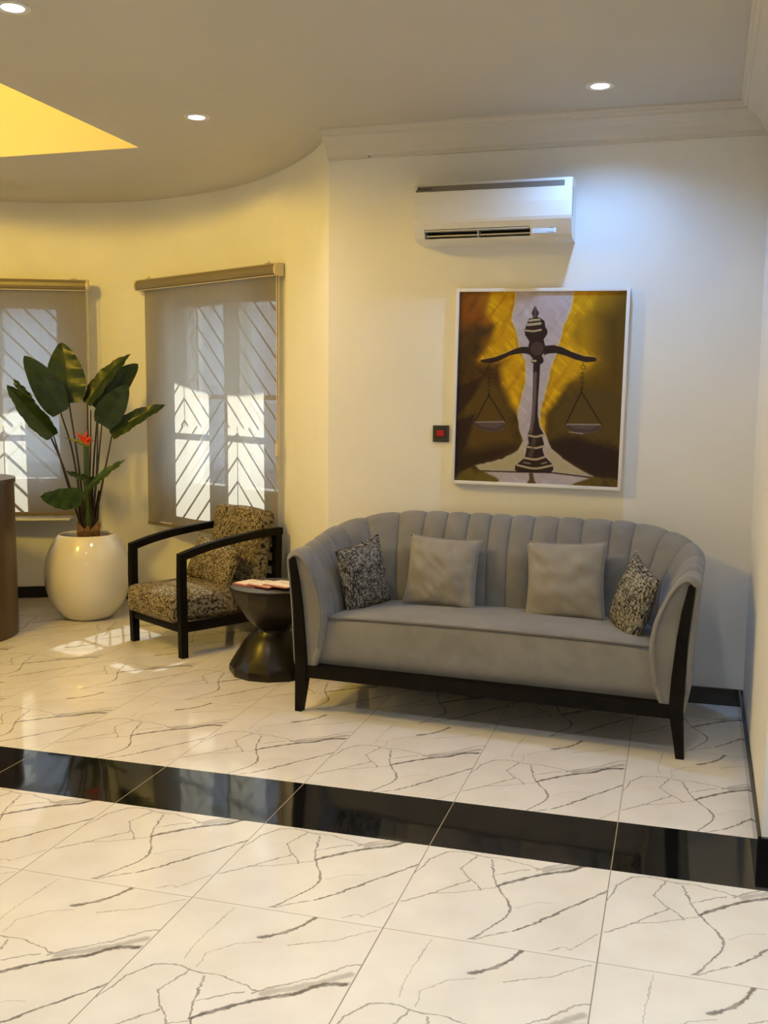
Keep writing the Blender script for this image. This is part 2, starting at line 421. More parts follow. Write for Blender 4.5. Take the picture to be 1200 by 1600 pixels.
def window(name, fr, du):
    e = empty(name, (0, 0, 0), kind='structure'); e.matrix_world = fr.M
    bm = bmesh.new(); o0, o1, z0, z1 = OPEN[0]+du, OPEN[1]+du, OPEN[2], OPEN[3]
    P1 = (.25+du, .665+du); P2 = (.83+du, 1.225+du); zb, zt = .888, 2.112; y0, y1 = .165, .265
    for a, b in ((o0, P1[0]), (P1[1], P2[0]), (P2[1], o1)): add_box(bm, a, b, y0, y1, z0, z1)
    for a, b in (P1, P2):
        add_box(bm, a, b, y0, y1, z0, zb); add_box(bm, a, b, y0, y1, zt, z1); add_box(bm, a, b, .195, .205, 1.478, 1.508)
    from_bm('window_frame', bm, WINFR, e)
    for a, b in (P1, P2): box('pane', GLASS, a, b, .212, .216, zb, zt, parent=e)
    # diagonal security bars between the panes and the blind
    bm = bmesh.new(); uA, uB = .40+du, .965+du; zs = 1.493; g = .145; th = .007
    def bar(u0, zz0, u1, zz1):
        if abs(u1-u0) < .01: return
        add_tube(bm, [(u0, g, zz0), (u1, g, zz1)], .0068, 4, True)
    def clipbar(uc, zc, sgn, ulo, uhi, zlo, zhi):
        # line z = zc - |u-uc| on one side
        ua, ub = (uc, uhi) if sgn > 0 else (uc, ulo)
        # z decreases away from the axis
        f = lambda u: zc-abs(u-uc)
        L = abs(ub-ua); s0 = max(0, zc-zhi); s1 = min(L, zc-zlo)
        if s1-s0 < .012: return
        bar(uc+sgn*s0, f(uc+sgn*s0), uc+sgn*s1, f(uc+sgn*s1))
    for k in range(-1, 16):
        zc = 1.53+.148*k+.0
        for sg in (-1, 1): clipbar(uA, zc, sg, o0, o1, zs, z1)
    for k in range(-6, 12):
        zc = 1.455+.155*k
        for sg in (-1, 1): clipbar(uB, zc, sg, o0, o1, z0, zs)
    add_tube(bm, [(uA, g, zs), (uA, g, z1)], .004, 4); add_tube(bm, [(uB, g, z0), (uB, g, zs)], .004, 4)
    from_bm('security_grille', bm, GRILL, e)
    box('window_sill', WALL, o0, o1, .0, .165, z0-.001, z0+.012, parent=e)
    return e
window('window_1', FR_L, -.88); window('window_2', FR_R, 0)

# added window, unseen past the left edge, made up to let daylight into the bay
w3 = empty('window_added', (-6.15, 3.35, 0), kind='structure')
bm = bmesh.new()
for a in ((-.05, .05, -.60, -.54, .9, 2.1), (-.05, .05, .54, .60, .9, 2.1), (-.05, .05, -.03, .03, .9, 2.1), (-.05, .05, -.6, .6, .9, .96), (-.05, .05, -.6, .6, 2.04, 2.1)): add_box(bm, *a)
from_bm('window_frame', bm, WINFR, w3)
box('pane', GLASS, -.003, .003, -.54, .54, .96, 2.04, parent=w3)

# ---- flat walls
struct(box('wall_back', WALL, -1.815, .75, 5.146, 5.42, 0, CEIL))
rw = obj('wall_right', [(.354,5.146,0),(.312,3.385,0),(3.6,3.385,0),(3.6,5.146,0),(.354,5.146,CEIL),(.312,3.385,CEIL),(3.6,3.385,CEIL),(3.6,5.146,CEIL)],
     [(0,4,5,1),(1,5,6,2),(2,6,7,3),(3,7,4,0),(4,7,6,5),(0,1,2,3)], WALL); struct(rw)
struct(box('wall_front', WALL, -6.6, 3.6, -2.8, -2.6, 0, CEIL))
struct(box('wall_left', WALL, -6.6, -6.0, -2.6, 2.6, 0, CEIL))
struct(box('wall_east', WALL, 3.6, 3.8, -2.8, 5.4, 0, CEIL))

# ---- baseboards of black tile
def board(name, pts, h=.085, th=.012, z=0):
    V, F = strip_wall([Vector(p) for p in pts], th, z, z+h); o = obj(name, V, F, BLACKG)
    b = bmesh.new(); b.from_mesh(o.data); bmesh.ops.recalc_face_normals(b, faces=b.faces[:]); b.to_mesh(o.data); b.free(); return struct(o)
board('baseboard_back', [(-1.815,5.146),(.35,5.146)], th=.012 if offs([Vector((0,0)),Vector((1,0))],1)[0].y < 0 else -.012)
board('baseboard_right', [(.342,5.134),(.311,3.373)], th=.012)
board('baseboard_stub', [(.300,3.385),(3.59,3.385)], th=.012)
for o in [bpy.data.objects['baseboard_right']]:
    pass
bb = offs(bay, -.012*SGN)
board('baseboard_bay', [tuple(p) for p in bay[:90]], th=-.012*SGN)

# ---- ceiling with the rectangular void, overhanging as the eave outside the bay
eave = offs(bay, .84*SGN)
X0, X1, Y0, Y1 = -5.3, -2.92, 1.6, 5.15
bm = bmesh.new()
def slab(poly):
    a = [bm.verts.new((x, y, CEIL)) for x, y in poly]; b = [bm.verts.new((x, y, CEIL+.16)) for x, y in poly]
    bm.faces.new(a[::-1]); bm.faces.new(b)
    for i in range(len(poly)):
        j = (i+1) % len(poly); bm.faces.new([a[i], a[j], b[j], b[i]])
slab([(-6.7,-2.9),(3.9,-2.9),(3.9,Y0),(-6.7,Y0)]); slab([(X1,Y0),(3.9,Y0),(3.9,5.15),(X1,5.15)])
ev = [p for p in eave if p.y > Y1+.02]
xl = min(p.x for p in ev)
slab([(xl,Y0),(X0,Y0),(X0,Y1),(xl,Y1)])
slab([(xl, Y1)]+[(3.9, Y1), (3.9, 5.6)]+[(ev[0].x+.3, 5.6)]+[(p.x, p.y) for p in ev if p.y > 5.62])
struct(from_bm('ceiling', bm, CEILM))
bm = bmesh.new(); H = 1.5
for a in ((X0-.1, X1+.1, Y1-.004, Y1+.1), (X0-.1, X1+.1, Y0-.1, Y0+.004), (X0-.1, X0+.004, Y0, Y1), (X1-.004, X1+.1, Y0, Y1)): add_box(bm, *a, CEIL+.0005, CEIL+H)
add_box(bm, X0-.1, X1+.1, Y0-.1, Y1+.1, CEIL+H, CEIL+H+.1)
struct(from_bm('wall_void', bm, VOIDM))

# ---- plaster cornice along the back and right walls (profile: depth from wall, height)
prof = [(0, 2.727), (.022, 2.727), (.024, 2.742), (.034, 2.746), (.040, 2.757), (.050, 2.775), (.070, 2.797), (.098, 2.814), (.112, 2.820), (.114, 2.832), (.130, 2.836), (.134, 2.846), (.142, 2.850), (.142, 2.8605), (0, 2.8605)]
def cornice(name, p0, p1, inward, m0, m1):
    """run from p0 to p1; m0/m1 = how far the ends are mitred per unit depth"""
    p0 = Vector((*p0, 0)); p1 = Vector((*p1, 0)); d = (p1-p0).normalized(); inn = Vector((*inward, 0)); V = []; F = []; n = len(prof)
    for q, mm in ((p0, m0), (p1, m1)):
        for dep, z in prof: V.append(q+inn*dep+d*(mm*dep)+Vector((0, 0, z)))
    for i in range(n): j = (i+1) % n; F.append((i, j, n+j, n+i))
    F += [tuple(range(n))[::-1], tuple(range(n, 2*n))]
    return struct(obj(name, V, F, CORN))
cornice('trim_1', (-1.815, 5.146), (.354, 5.146), (0, -1), 0, -1)
cornice('trim_2', (.354, 5.146), (.312, 3.385), (-1, 0), 1, 0)

# ---- outside the windows: paving, a neighbour's rendered wall
struct(box('ground_outside', PAVE, -14, 3, 5.3, 16, -.25, -.05))
bm = bmesh.new(); add_box(bm, -13, 4, 9.6, 9.8, -.05, 2.4); 
for k in range(13): add_box(bm, -13, 4, 9.585, 9.6, 1.25+k*.085, 1.25+k*.085+.012)
nb = tag(from_bm('neighbouring_wall', bm, OUTW), 'pale rendered boundary wall seen through the window blinds', 'wall')
box('plinth', OUTG, -13, 4, 9.5, 9.6, -.05, .75, parent=nb)
box('coping', OUTW, -13, 4, 9.45, 9.9, 2.4, 2.48, parent=nb)

# ================================================================= LIGHT FITTINGS
def downlight(x, y, label, col=COOL, w=SPOT_W, grp='recessed ceiling downlights', beam=R(125)):
    e = empty('downlight', (x, y, CEIL), 0, label, 'ceiling light', grp)
    lathe('trim_ring', PLASTIC, [(.040,.000),(.040,-.004),(.052,-.007),(.062,-.004),(.062,0)], 40, e)
    lathe('lens', GLOW, [(0,-.003),(.028,-.003),(.036,-.002),(.040,-.0005)], 32, e)
    s = spot_light(0, 0, -.012, w, col, beam); s.parent = e
    return e
downlight(-2.314, 3.213, 'round recessed downlight in the top left corner of the photo', NEUTRAL, 36)
downlight(-2.33, 4.66, 'round recessed downlight between the yellow-lit ceiling opening and the cornice', NEUTRAL, 36)
downlight(-.39, 4.65, 'round recessed downlight above the air conditioner and painting', beam=R(142))
# the same row of fittings continues over the viewer's head; these light the near floor
for x, y, k in ((-.39, 3.2, .45), (-.39, 1.75, 2.5), (-2.33, 1.75, .37), (-.39, .3, 1.0), (1.5, 1.75, 1.0)):
    s = spot_light(x, y, CEIL-.012, SPOT_W*k, LOBBY if y < 3 else (1, .78, .38))
# warm hanging lamp high in the ceiling void
wp = bpy.data.lights.new('void_lamp', 'POINT'); wpo = bpy.data.objects.new('void_lamp', wp); COL.objects.link(wpo)
wp.energy = WARM_W; wp.color = WARM; wp.shadow_soft_size = .16; wpo.location = (-3.95, 3.05, 3.15)
area_light('lobby_fill', (.3, -.8, CEIL-.02), 2.4, FILL_W, LOBBY)  # unseen area fill brightening the room, no fitting modelled

# ================================================================= SOFA
SOFA_M = Vector((-.8245, 4.3505, 0)); SOFA_A = R(-3.94)
sofa = empty('sofa', SOFA_M, SOFA_A, 'long grey velvet sofa with channel-tufted curved back and dark wooden frame', 'sofa')
a_, vb, Rc = .902, .715, .36
str_len = vb-Rc; arc = math.pi/2*Rc; back = 2*(a_-Rc); TOT = 2*str_len+2*arc+back
def spath(s):
    """point on the outer plan line and inward normal"""
    if s < str_len: return Vector((-a_, s)), Vector((1, 0))
    s -= str_len
    if s < arc:
        th = s/Rc; return Vector((-a_+Rc-Rc*math.cos(th), str_len+Rc*math.sin(th))), Vector((math.cos(th), -math.sin(th)))
    s -= arc
    if s < back: return Vector((-a_+Rc+s, vb)), Vector((0, -1))
    s -= back
    if s < arc:
        th = s/Rc; return Vector((a_-Rc+Rc*math.sin(th), str_len+Rc*math.cos(th))), Vector((-math.sin(th), -math.cos(th)))
    s -= arc
    return Vector((a_, str_len-s)), Vector((-1, 0))
def s_of_u(u): return str_len+arc+(u+a_-Rc)
grooves = [.135, .235, .335, str_len+.13, str_len+arc*.52, str_len+arc*.86] + [s_of_u(u) for u in (-.47, -.352, -.236, -.12, -.015, .102, .222, .342, .480)]
grooves += [TOT-str_len-arc*.90, TOT-str_len-arc*.60, TOT-str_len-arc*.30, TOT-.335, TOT-.235, TOT-.135]
grooves = sorted(grooves); G2 = [-.1]+grooves+[TOT+.1]
def bulge(s):
    for a, b in zip(G2[:-1], G2[1:]):
        if a <= s <= b:
            x = (s-a)/(b-a); 
            if a < 0: x = .5+.5*min(1, max(0, s/b)) if True else x
            if b > TOT: x = .5-.5*min(1, max(0, (TOT-s)/(TOT-a)))
            return min(1, (1-(2*x-1)**2))**.5
    return 0
def top_of(s):
    d = min(s, TOT-s); return .772+.133*smooth01(d/1.02)**.85
# cross section: (inward offset, fraction/abs z, bulge weight)
def section(s):
    zt = top_of(s); b = bulge(s)*.017
    P = [(.135, .30, .3), (.142, .42, 1), (.143, .48, 1), (.138, .525, 1), (.126, zt-.19, 1), (.106, zt-.14, 1), (.082, zt-.085, 1), (.056, zt-.042, 1), (.034, zt-.015, .9), (.014, zt-.002, .8), (-.008, zt-.002, .7), (-.026, zt-.014, .4), (-.034, zt-.035, .1), (-.032, zt-.07, 0), (-.020, .60, 0), (-.006, .40, 0), (.006, .20, 0), (.10, .20, 0)]
    out = []
    for i, (d, z, w) in enumerate(P):
        # inner normal leans up towards the roll
        k = 0 if i < 4 else min(1, (i-3)/6); dd = b*w
        if i <= 10: out.append((d+dd*math.cos(k*1.4), z+dd*math.sin(k*1.4)))
        else: out.append((d-dd*.5, z+dd*.4))
    return out
ss = sorted(set([TOT*i/420 for i in range(421)]+[g+e for g in grooves for e in (-.006, -.002, 0, .002, .006)]))
def smooth_prof(P, k=3):
    Q = catmull([Vector((p[0], p[1])) for p in P], k); return [(q.x, q.y) for q in Q]
V = []; F = []; npf = None
for s in ss:
    p, nrm = spath(s)
    for d, z in (smooth_prof(section(s))):
        q = p+nrm*d; V.append((q.x, q.y, z))
    if npf is None: npf = len(V)
for i in range(len(ss)-1):
    for j in range(npf-1): F.append((i*npf+j, i*npf+j+1, (i+1)*npf+j+1, (i+1)*npf+j))
    F.append((i*npf+npf-1, i*npf, (i+1)*npf, (i+1)*npf+npf-1))
o = obj('tufted_back', V, F, VELVET, sofa, True)
b = bmesh.new(); b.from_mesh(o.data); bmesh.ops.recalc_face_normals(b, faces=b.faces[:]); b.to_mesh(o.data); b.free()
# upholstered arm fronts with piping
for sgn in (-1, 1):
    s = 0 if sgn < 0 else TOT; sec = smooth_prof(section(s)); p, nrm = spath(s)
    ring = [(p+nrm*d, z) for d, z in sec]; V = []; F = []
    for k, (sc, y) in enumerate(((1, 0), (.985, -.012), (.93, -.022), (.86, -.024), (.80, -.018), (.77, -.010), (.0, -.016))):
        cx = sum(q.x for q, z in ring)/len(ring); cz = sum(z for q, z in ring)/len(ring)
        for q, z in ring:
            if sc == 0: V.append((cx, y, cz)); continue
            V.append((cx+(q.x-cx)*sc, q.y+y*(.35+.65*smooth01((z-.22)/.14)), cz+(z-cz)*(sc if sc > .9 else (sc+1)/2*.98)))
    n = len(ring)
    for k in range(5):
        for j in range(n): F.append((k*n+j, k*n+(j+1) % n, (k+1)*n+(j+1) % n, (k+1)*n+j))
    F.append(tuple(range(5*n, 6*n)))
    V = V[:6*n]
    o = obj('arm_front', V, F, VELVET, sofa, False)
    b = bmesh.new(); b.from_mesh(o.data); bmesh.ops.recalc_face_normals(b, faces=b.faces[:]); b.to_mesh(o.data); b.free()
    pts = [(cx+(q.x-cx)*.83, -.024, cz+(z-cz)*.83**.0*((.83+1)/2*.98)) for q, z in ring][:int(n*.66)]
    tube('piping', VELVET, pts, .0045, 8, sofa)
# seat: crowned cushion block, front face rounded, with a piped seam
def seat_mesh():
    V = []; F = []; nu, nv = 60, 26
    prof = [(.035, .236), (.016, .28), (.010, .34), (.012, .40), (.020, .445), (.034, .468), (.06, .476), (.12, .480), (.25, .476), (.40, .468), (.60, .455)]
    Q = catmull(prof, 3)
    for i in range(nu+1):
        u = -1+2*i/nu
        for q in Q:
            x = u*.786; e = 1-abs(u)**10
            crown = .012*(1-u*u)*(1 if q.y > .44 else .2)
            z = q.y+crown-(.030*(1-e) if q.y > .45 else 0)
            flare = -.015*smooth01((.44-q.y)/.2)*0
            V.append((x+(-.02 if u < 0 else .02)*(0 if q.y > .4 else (abs(u) > .97)), q.x-.004*(1-u*u), z))
    m = len(Q)
    for i in range(nu):
        for j in range(m-1): F.append((i*m+j, (i+1)*m+j, (i+1)*m+j+1, i*m+j+1))
    # end walls and base
    V += [(-.786, .60, .236), (.786, .60, .236)]; a, b2 = len(V)-2, len(V)-1
    F.append(tuple(range(m))[::-1]+(a,)) ; F.append(tuple(nu*m+j for j in range(m))+(b2,))
    return V, F
V, F = seat_mesh(); obj('seat', V, F, VELVET, sofa, True)
tube('piping', PIPING, [(-.775, .055, .462), (-.765, .030, .463)]+[(-.76+1.52*i/40, .022-.004*(1-(i/20-1)**2), .464+.012*(1-(i/20-1)**2)) for i in range(41)]+[(.765, .030, .463), (.775, .055, .462)], .0055, 8, sofa)
# wooden frame
def quadbar(name, sections, parent, mat=DARKWOOD, bev=.004):
    """loft of rectangles: (x0,x1,y0,y1,z)"""
    bm = bmesh.new(); R_ = []
    for x0, x1, y0, y1, z in sections: R_.append([bm.verts.new(p) for p in ((x0,y0,z),(x1,y0,z),(x1,y1,z),(x0,y1,z))])
    for a, b in zip(R_[:-1], R_[1:]):
        for k in range(4): bm.faces.new([a[k], a[(k+1) % 4], b[(k+1) % 4], b[k]])
    bm.faces.new(R_[0][::-1]); bm.faces.new(R_[-1])
    if bev: bmesh.ops.bevel(bm, geom=[e for e in bm.edges if e.calc_face_angle(0) > .5], offset=bev, segments=2, affect='EDGES')
    return from_bm(name, bm, mat, parent, True)
for sg in (-1, 1):
    f = lambda a, b, y0, y1, z: (min(sg*a, sg*b), max(sg*a, sg*b), y0, y1, z)
    quadbar('front_leg', [f(.866,.900,-.004,.036,0), f(.838,.890,-.022,.040,.176), f(.832,.890,-.024,.040,.24), f(.838,.892,-.026,.022,.36), f(.852,.897,-.026,.016,.52), f(.868,.908,-.026,.012,.64), f(.890,.918,-.026,.006,.742), f(.898,.912,-.024,.004,.752)], sofa)
    quadbar('rear_leg', [f(.80,.832,.66,.70,0), f(.775,.835,.62,.68,.18), f(.775,.835,.62,.68,.235)], sofa)
    box('side_rail', DARKWOOD, min(sg*.80, sg*.845), max(sg*.80, sg*.845), .03, .66, .172, .234, .003, sofa)
box('front_rail', DARKWOOD, -.845, .845, -.018, .030, .174, .234, .003, sofa)
box('rear_rail', DARKWOOD, -.80, .80, .63, .67, .172, .215, .003, sofa)
box('base_panel', BLACKP, -.80, .80, .03, .65, .20, .236, 0, sofa)

# ---- scatter cushions
def cushion(name, w, h, th, mat, parent, seed=0, wr=.006, N=30):
    rnd = random.Random(seed); off = Vector((rnd.random()*50, rnd.random()*50, 0)); V = []; F = []
    def P(i, j, side):
        u = -1+2*i/N; v = -1+2*j/N
        x = u*w/2*(1-.075*(1-v*v)**1.0*abs(u)**3); y = v*h/2*(1-.075*(1-u*u)*abs(v)**3)
        t = max(0, (1-u**2)*(1-v**2))
        z = th/2*t**.42*(.78+.22*t)
        z += wr*noise.noise(Vector((x*14, y*14, side*9))+off)*min(1, t*4) + wr*.8*noise.noise(Vector(((x+y)*30, (x-y)*9, side*3))+off)*min(1, t*3)
        return (x, y, side*z)
    for side in (1, -1):
        for i in range(N+1):
            for j in range(N+1): V.append(P(i, j, side))
    K = (N+1)**2
    for i in range(N):
        for j in range(N):
            a = i*(N+1)+j; F.append((a, a+N+1, a+N+2, a+1)); F.append((K+a, K+a+1, K+a+N+2, K+a+N+1))
    o = obj(name, V, F, mat, parent, True)
    b = bmesh.new(); b.from_mesh(o.data); bmesh.ops.remove_doubles(b, verts=b.verts[:], dist=1e-5); bmesh.ops.recalc_face_normals(b, faces=b.faces[:]); b.to_mesh(o.data); b.free()
    # seam
    pts = []
    for i in range(N+1): pts.append(P(i, 0, 1))
    for j in range(1, N+1): pts.append(P(N, j, 1))
    for i in range(N-1, -1, -1): pts.append(P(i, N, 1))
    for j in range(N-1, -1, -1): pts.append(P(0, j, 1))
    bm = bmesh.new(); add_tube(bm, pts, .0032, 6, False); from_bm('seam', bm, mat, o, 'all')
    return o
def place(o, base, c, nrm, upv):
    """c, nrm, upv given in the frame of base; the cushion face looks along nrm"""
    z = Vector(nrm).normalized(); y = Vector(upv); y = (y-z*y.dot(z)).normalized(); x = y.cross(z)
    B = Matrix.Translation(base[0]) @ Matrix.Rotation(base[1], 4, 'Z')
    o.matrix_world = B @ Matrix(((x.x, y.x, z.x, c[0]), (x.y, y.y, z.y, c[1]), (x.z, y.z, z.z, c[2]), (0, 0, 0, 1)))
SB = (SOFA_M, SOFA_A)
c = cushion('scatter_cushion', .37, .355, .115, VELVET2, None, 1, .010); place(c, SB, (-.318, .482, .638), (.05, -1, .26), (.03, .2, 1))
tag(c, 'plain silver-grey velvet cushion on the sofa, left one of the two plain ones', 'cushion')
c = cushion('scatter_cushion', .385, .375, .115, VELVET2, None, 2, .010); place(c, SB, (.298, .478, .640), (-.05, -1, .24), (-.045, .2, 1))
tag(c, 'plain silver-grey velvet cushion on the sofa, right one of the two plain ones', 'cushion')
c = cushion('scatter_cushion', .315, .345, .12, TWEEDG, None, 3, .008); place(c, SB, (-.672, .31, .622), (.93, -.38, .12), (-.36, -.02, .93))
tag(c, 'grey and black tweed cushion leaning on the sofa arm beside the side table', 'cushion')
c = cushion('scatter_cushion', .325, .35, .125, TWEEDG, None, 4, .008); place(c, SB, (.640, .28, .608), (-.86, -.48, .24), (.50, .0, .86))
tag(c, 'grey and black tweed cushion leaning on the right-hand sofa arm', 'cushion')

# ================================================================= ARMCHAIR
CH = (Vector((-2.9424, 5.2521, 0)), R(-30.72))
chair = empty('armchair', CH[0], CH[1], 'open-arm black wooden armchair with brown tweed seat and back by the right window', 'armchair')
hw = .2975
def side_bar(name, pts, x0, x1, th, parent):
    """bar following (y,z) points, constant thickness"""
    bm = bmesh.new(); rg = []
    P = [Vector(p) for p in catmull(pts, 6)]
    for i, p in enumerate(P):
        d = (P[min(i+1, len(P)-1)]-P[max(i-1, 0)]).normalized(); n = Vector((-d.y, d.x))
        a = p+n*0; b = p-n*th
        rg.append([bm.verts.new((x0, a.x, a.y)), bm.verts.new((x1, a.x, a.y)), bm.verts.new((x1, b.x, b.y)), bm.verts.new((x0, b.x, b.y))])
    for a, b in zip(rg[:-1], rg[1:]):
        for k in range(4): bm.faces.new([a[k], a[(k+1) % 4], b[(k+1) % 4], b[k]])
    bm.faces.new(rg[0][::-1]); bm.faces.new(rg[-1])
    bmesh.ops.bevel(bm, geom=[e for e in bm.edges if e.calc_face_angle(0) > .6], offset=.003, segments=2, affect='EDGES')
    return from_bm(name, bm, DARKWOOD, parent, True)
for sg in (-1, 1):
    f = lambda a, b, y0, y1, z: (min(sg*a, sg*b), max(sg*a, sg*b), y0, y1, z)
    quadbar('front_leg', [f(hw-.04,hw,.004,.046,0), f(hw-.04,hw,.0,.046,.2), f(hw-.04,hw,-.004,.042,.42), f(hw-.04,hw,.0,.044,.603)], chair)
    quadbar('rear_leg', [f(hw-.04,hw,.715,.755,0), f(hw-.04,hw,.690,.732,.2), f(hw-.04,hw,.672,.716,.40), f(hw-.04,hw,.678,.724,.672)], chair)
    side_bar('armrest', [(.0, .606), (.15, .643), (.33, .672), (.55, .694), (.728, .702)], *(sorted((sg*(hw-.042), sg*(hw+.002)))), .042, chair)
    box('side_rail', DARKWOOD, min(sg*(hw-.038), sg*(hw-.004)), max(sg*(hw-.038), sg*(hw-.004)), .03, .71, .148, .205, .003, chair)
box('front_rail', DARKWOOD, -hw+.03, hw-.03, .006, .038, .148, .205, .003, chair)
box('rear_rail', DARKWOOD, -hw+.03, hw-.03, .695, .73, .148, .205, .003, chair)
for k in range(5):
    z = .30+k*.082; box('back_slat', DARKWOOD, -hw+.03, hw-.03, (.655+k*.006), (.672+k*.006), z, z+.03, .002, chair)
def soft_block(name, x0, x1, y0, y1, z0, z1, rad, mat, parent, crown=.012, M=None, seed=0):
    bm = bmesh.new(); N = 14
    bmesh.ops.create_cube(bm, size=2); bmesh.ops.subdivide_edges(bm, edges=bm.edges[:], cuts=N, use_grid_fill=True)
    hx, hy, hz = (x1-x0)/2, (y1-y0)/2, (z1-z0)/2
    for v in bm.verts:
        p = v.co.copy(); q = Vector((p.x*hx, p.y*hy, p.z*hz))
        inner = Vector((max(-hx+rad, min(hx-rad, q.x)), max(-hy+rad, min(hy-rad, q.y)), max(-hz+rad, min(hz-rad, q.z))))
        d = q-inner
        if d.length > rad: d = d.normalized()*rad
        q = inner+d
        q += Vector((p.x*crown*.5*(1-p.y**2)*(1-p.z**2), p.y*crown*.7*(1-p.x**2)*(1-p.z**2), p.z*crown*(1-p.x**2)*(1-p.y**2)))
        q += Vector((0, 0, .004*noise.noise(q*9+Vector((seed, 0, 0)))))
        v.co = q+Vector(((x0+x1)/2, (y0+y1)/2, (z0+z1)/2))
    if M is not None: bmesh.ops.transform(bm, matrix=M, verts=bm.verts[:])
    return from_bm(name, bm, mat, parent, 'all')
soft_block('seat_cushion', -hw+.043, hw-.043, -.045, .60, .199, .362, .035, TWEED, chair, .022, seed=3)
Mb = Matrix.Translation((0, .515, .345)) @ Matrix.Rotation(R(-10), 4, 'X')
soft_block('back_cushion', -.25, .25, 0, .125, 0, .475, .03, TWEED, chair, .014, Mb, 5)
lp = cushion('lumbar_pillow', .45, .27, .13, TWEED, None, 9, .006); place(lp, CH, (.035, .395, .486), (.08, -1, .38), (.10, .3, 1))
tag(lp, 'small rectangular brown tweed pillow resting in the black armchair', 'cushion')

# ================================================================= SIDE TABLE + BROCHURES
TC = Vector((-2.094, 5.035, 0))
tb = empty('side_table', TC, R(8), 'dark bronze hourglass drum side table with hammered facets between armchair and sofa', 'side table')
bm = bmesh.new(); nf = 13; rnd = random.Random(3)
prof = [(.232, 0), (.240, .018), (.238, .045), (.205, .105), (.150, .185), (.100, .232), (.094, .245), (.102, .258), (.150, .305), (.205, .385), (.236, .462), (.236, .474), (.228, .478)]
rings = []
for i, (r, z) in enumerate(prof):
    tw = .12*math.sin(i*1.3)
    rings.append([bm.verts.new(((r*(1+.012*rnd.uniform(-1, 1)*(0 if i in (0, 1, 11, 12) else 1)))*math.cos(2*math.pi*(k+tw)/nf), r*math.sin(2*math.pi*(k+tw)/nf), z)) for k in range(nf)])
for a, b in zip(rings[:-1], rings[1:]):
    for k in range(nf): bm.faces.new([a[k], a[(k+1) % nf], b[(k+1) % nf], b[k]])
bm.faces.new(rings[0][::-1])
bmesh.ops.subdivide_edges(bm, edges=bm.edges[:], cuts=1, use_grid_fill=True, smooth=.35)
drum = from_bm('hourglass_body', bm, BRONZE, tb, True); drum.data.set_sharp_from_angle(angle=R(24))
lathe('table_top', simple('dark_table_top', (.10, .095, .085), .30, metal=.2), [(0, .4795), (.222, .4795), (.228, .478), (.226, .474), (0, .474)], 26, tb)
def brochure(x, y, z, ang, label):
    e = empty('brochure', TC+Vector((x, y, z)), ang, label, 'brochure', 'brochures fanned on the side table')
    w, h = .085, .15
    box('cover', PINKP, -w, w, -h/2, h/2, 0, .0035, 0, e)
    box('page_block', PAPER, -w+.002, w-.002, -h/2+.018, h/2-.002, .0036, .0072, 0, e)
    for k, (a, b, c2) in enumerate(((-.065, .02, .035), (-.02, -.005, .005))):
        box('printed_line', PRINT, a, a+.06, c2, c2+.006, .0073, .0076, 0, e)
    return e
brochure(-.115, -.005, .480, R(-22), 'white and pink brochure nearest the armchair, bottom one of the fan')
brochure(-.015, -.045, .488, R(-24), 'white and pink brochure in the middle of the fan on the side table')
brochure(.085, -.060, .4965, R(-20), 'white and pink brochure nearest the sofa, topmost one of the fan')

# ================================================================= POTTED PLANT
PC = Vector((-3.81, 5.916, 0)); PRHO = math.atan2(.5428, .8398)
plant = empty('potted_plant', PC, PRHO, 'tall bird-of-paradise plant in a round glossy cream pot between the windows', 'plant')
pp = [(0,0),(.13,0),(.150,.004),(.178,.025),(.215,.070),(.250,.130),(.274,.200),(.285,.275),(.283,.345),(.268,.420),(.243,.485),(.212,.540),(.192,.566),(.182,.572),(.174,.568),(.172,.550),(.180,.50),(.17,.48)]
lathe('pot', POTM, [(q.x if q.x > 1e-3 else 0, q.y) for q in catmull(pp[1:], 4)] , 72, plant, 'all')
lathe('soil', SOIL, [(0, .522), (.10, .520), (.18, .512)], 40, plant)
# local frame here: x = to the right, y = away from the viewer side, z up
def leaf(base, tip, width, roll, fold, droop, mat, curl=0, tipn=1.0):
    base = Vector(base); tip = Vector(tip); ax = (tip-base); L = ax.length; ax.normalize()
    side = ax.cross(Vector((0, -1, 0))).normalized(); nr = side.cross(ax)   # nr faces the room
    side, nr = side*math.cos(roll)+nr*math.sin(roll), nr*math.cos(roll)-side*math.sin(roll)
    NA, NB = 26, 10; V = []; F = []
    for i in range(NA+1):
        s = i/NA
        wd = width/2*1.0*(math.sin(math.pi*min(1, s*.93+.07)**.80))**.62*(1-.15*s)
        if s > .999: wd = .001
        c = base+ax*(L*s)+nr*(-droop*L*(s*s)*.5+droop*L*.25*s)+side*(curl*L*math.sin(math.pi*s)*.5)
        for j in range(-NB//2, NB//2+1):
            q = j/(NB/2); ripple = .006*math.sin(s*23+q*2+roll*5)*abs(q)+.004*math.sin(s*60)*abs(q)**2
            V.append(c+side*(wd*q*math.cos(fold*abs(q)))+nr*(wd*abs(q)*math.sin(fold)+ripple))
    m = NB+1
    for i in range(NA):
        for j in range(NB): F.append((i*m+j, i*m+j+1, (i+1)*m+j+1, (i+1)*m+j))
    n0 = len(V)
    V += [v - nr*.0016 for v in V]
    F += [tuple(x+n0 for x in f[::-1]) for f in F]
    o = obj('leaf', V, F, mat, plant, True)
    tube('midrib', mat, [base+ax*(L*s)+nr*(-droop*L*(s*s)*.5+droop*L*.25*s+.002)+side*(curl*L*math.sin(math.pi*s)*.5) for s in [k/12*.96 for k in range(13)]], [.0035*(1-.8*k/12) for k in range(13)], 6, o)
    return o
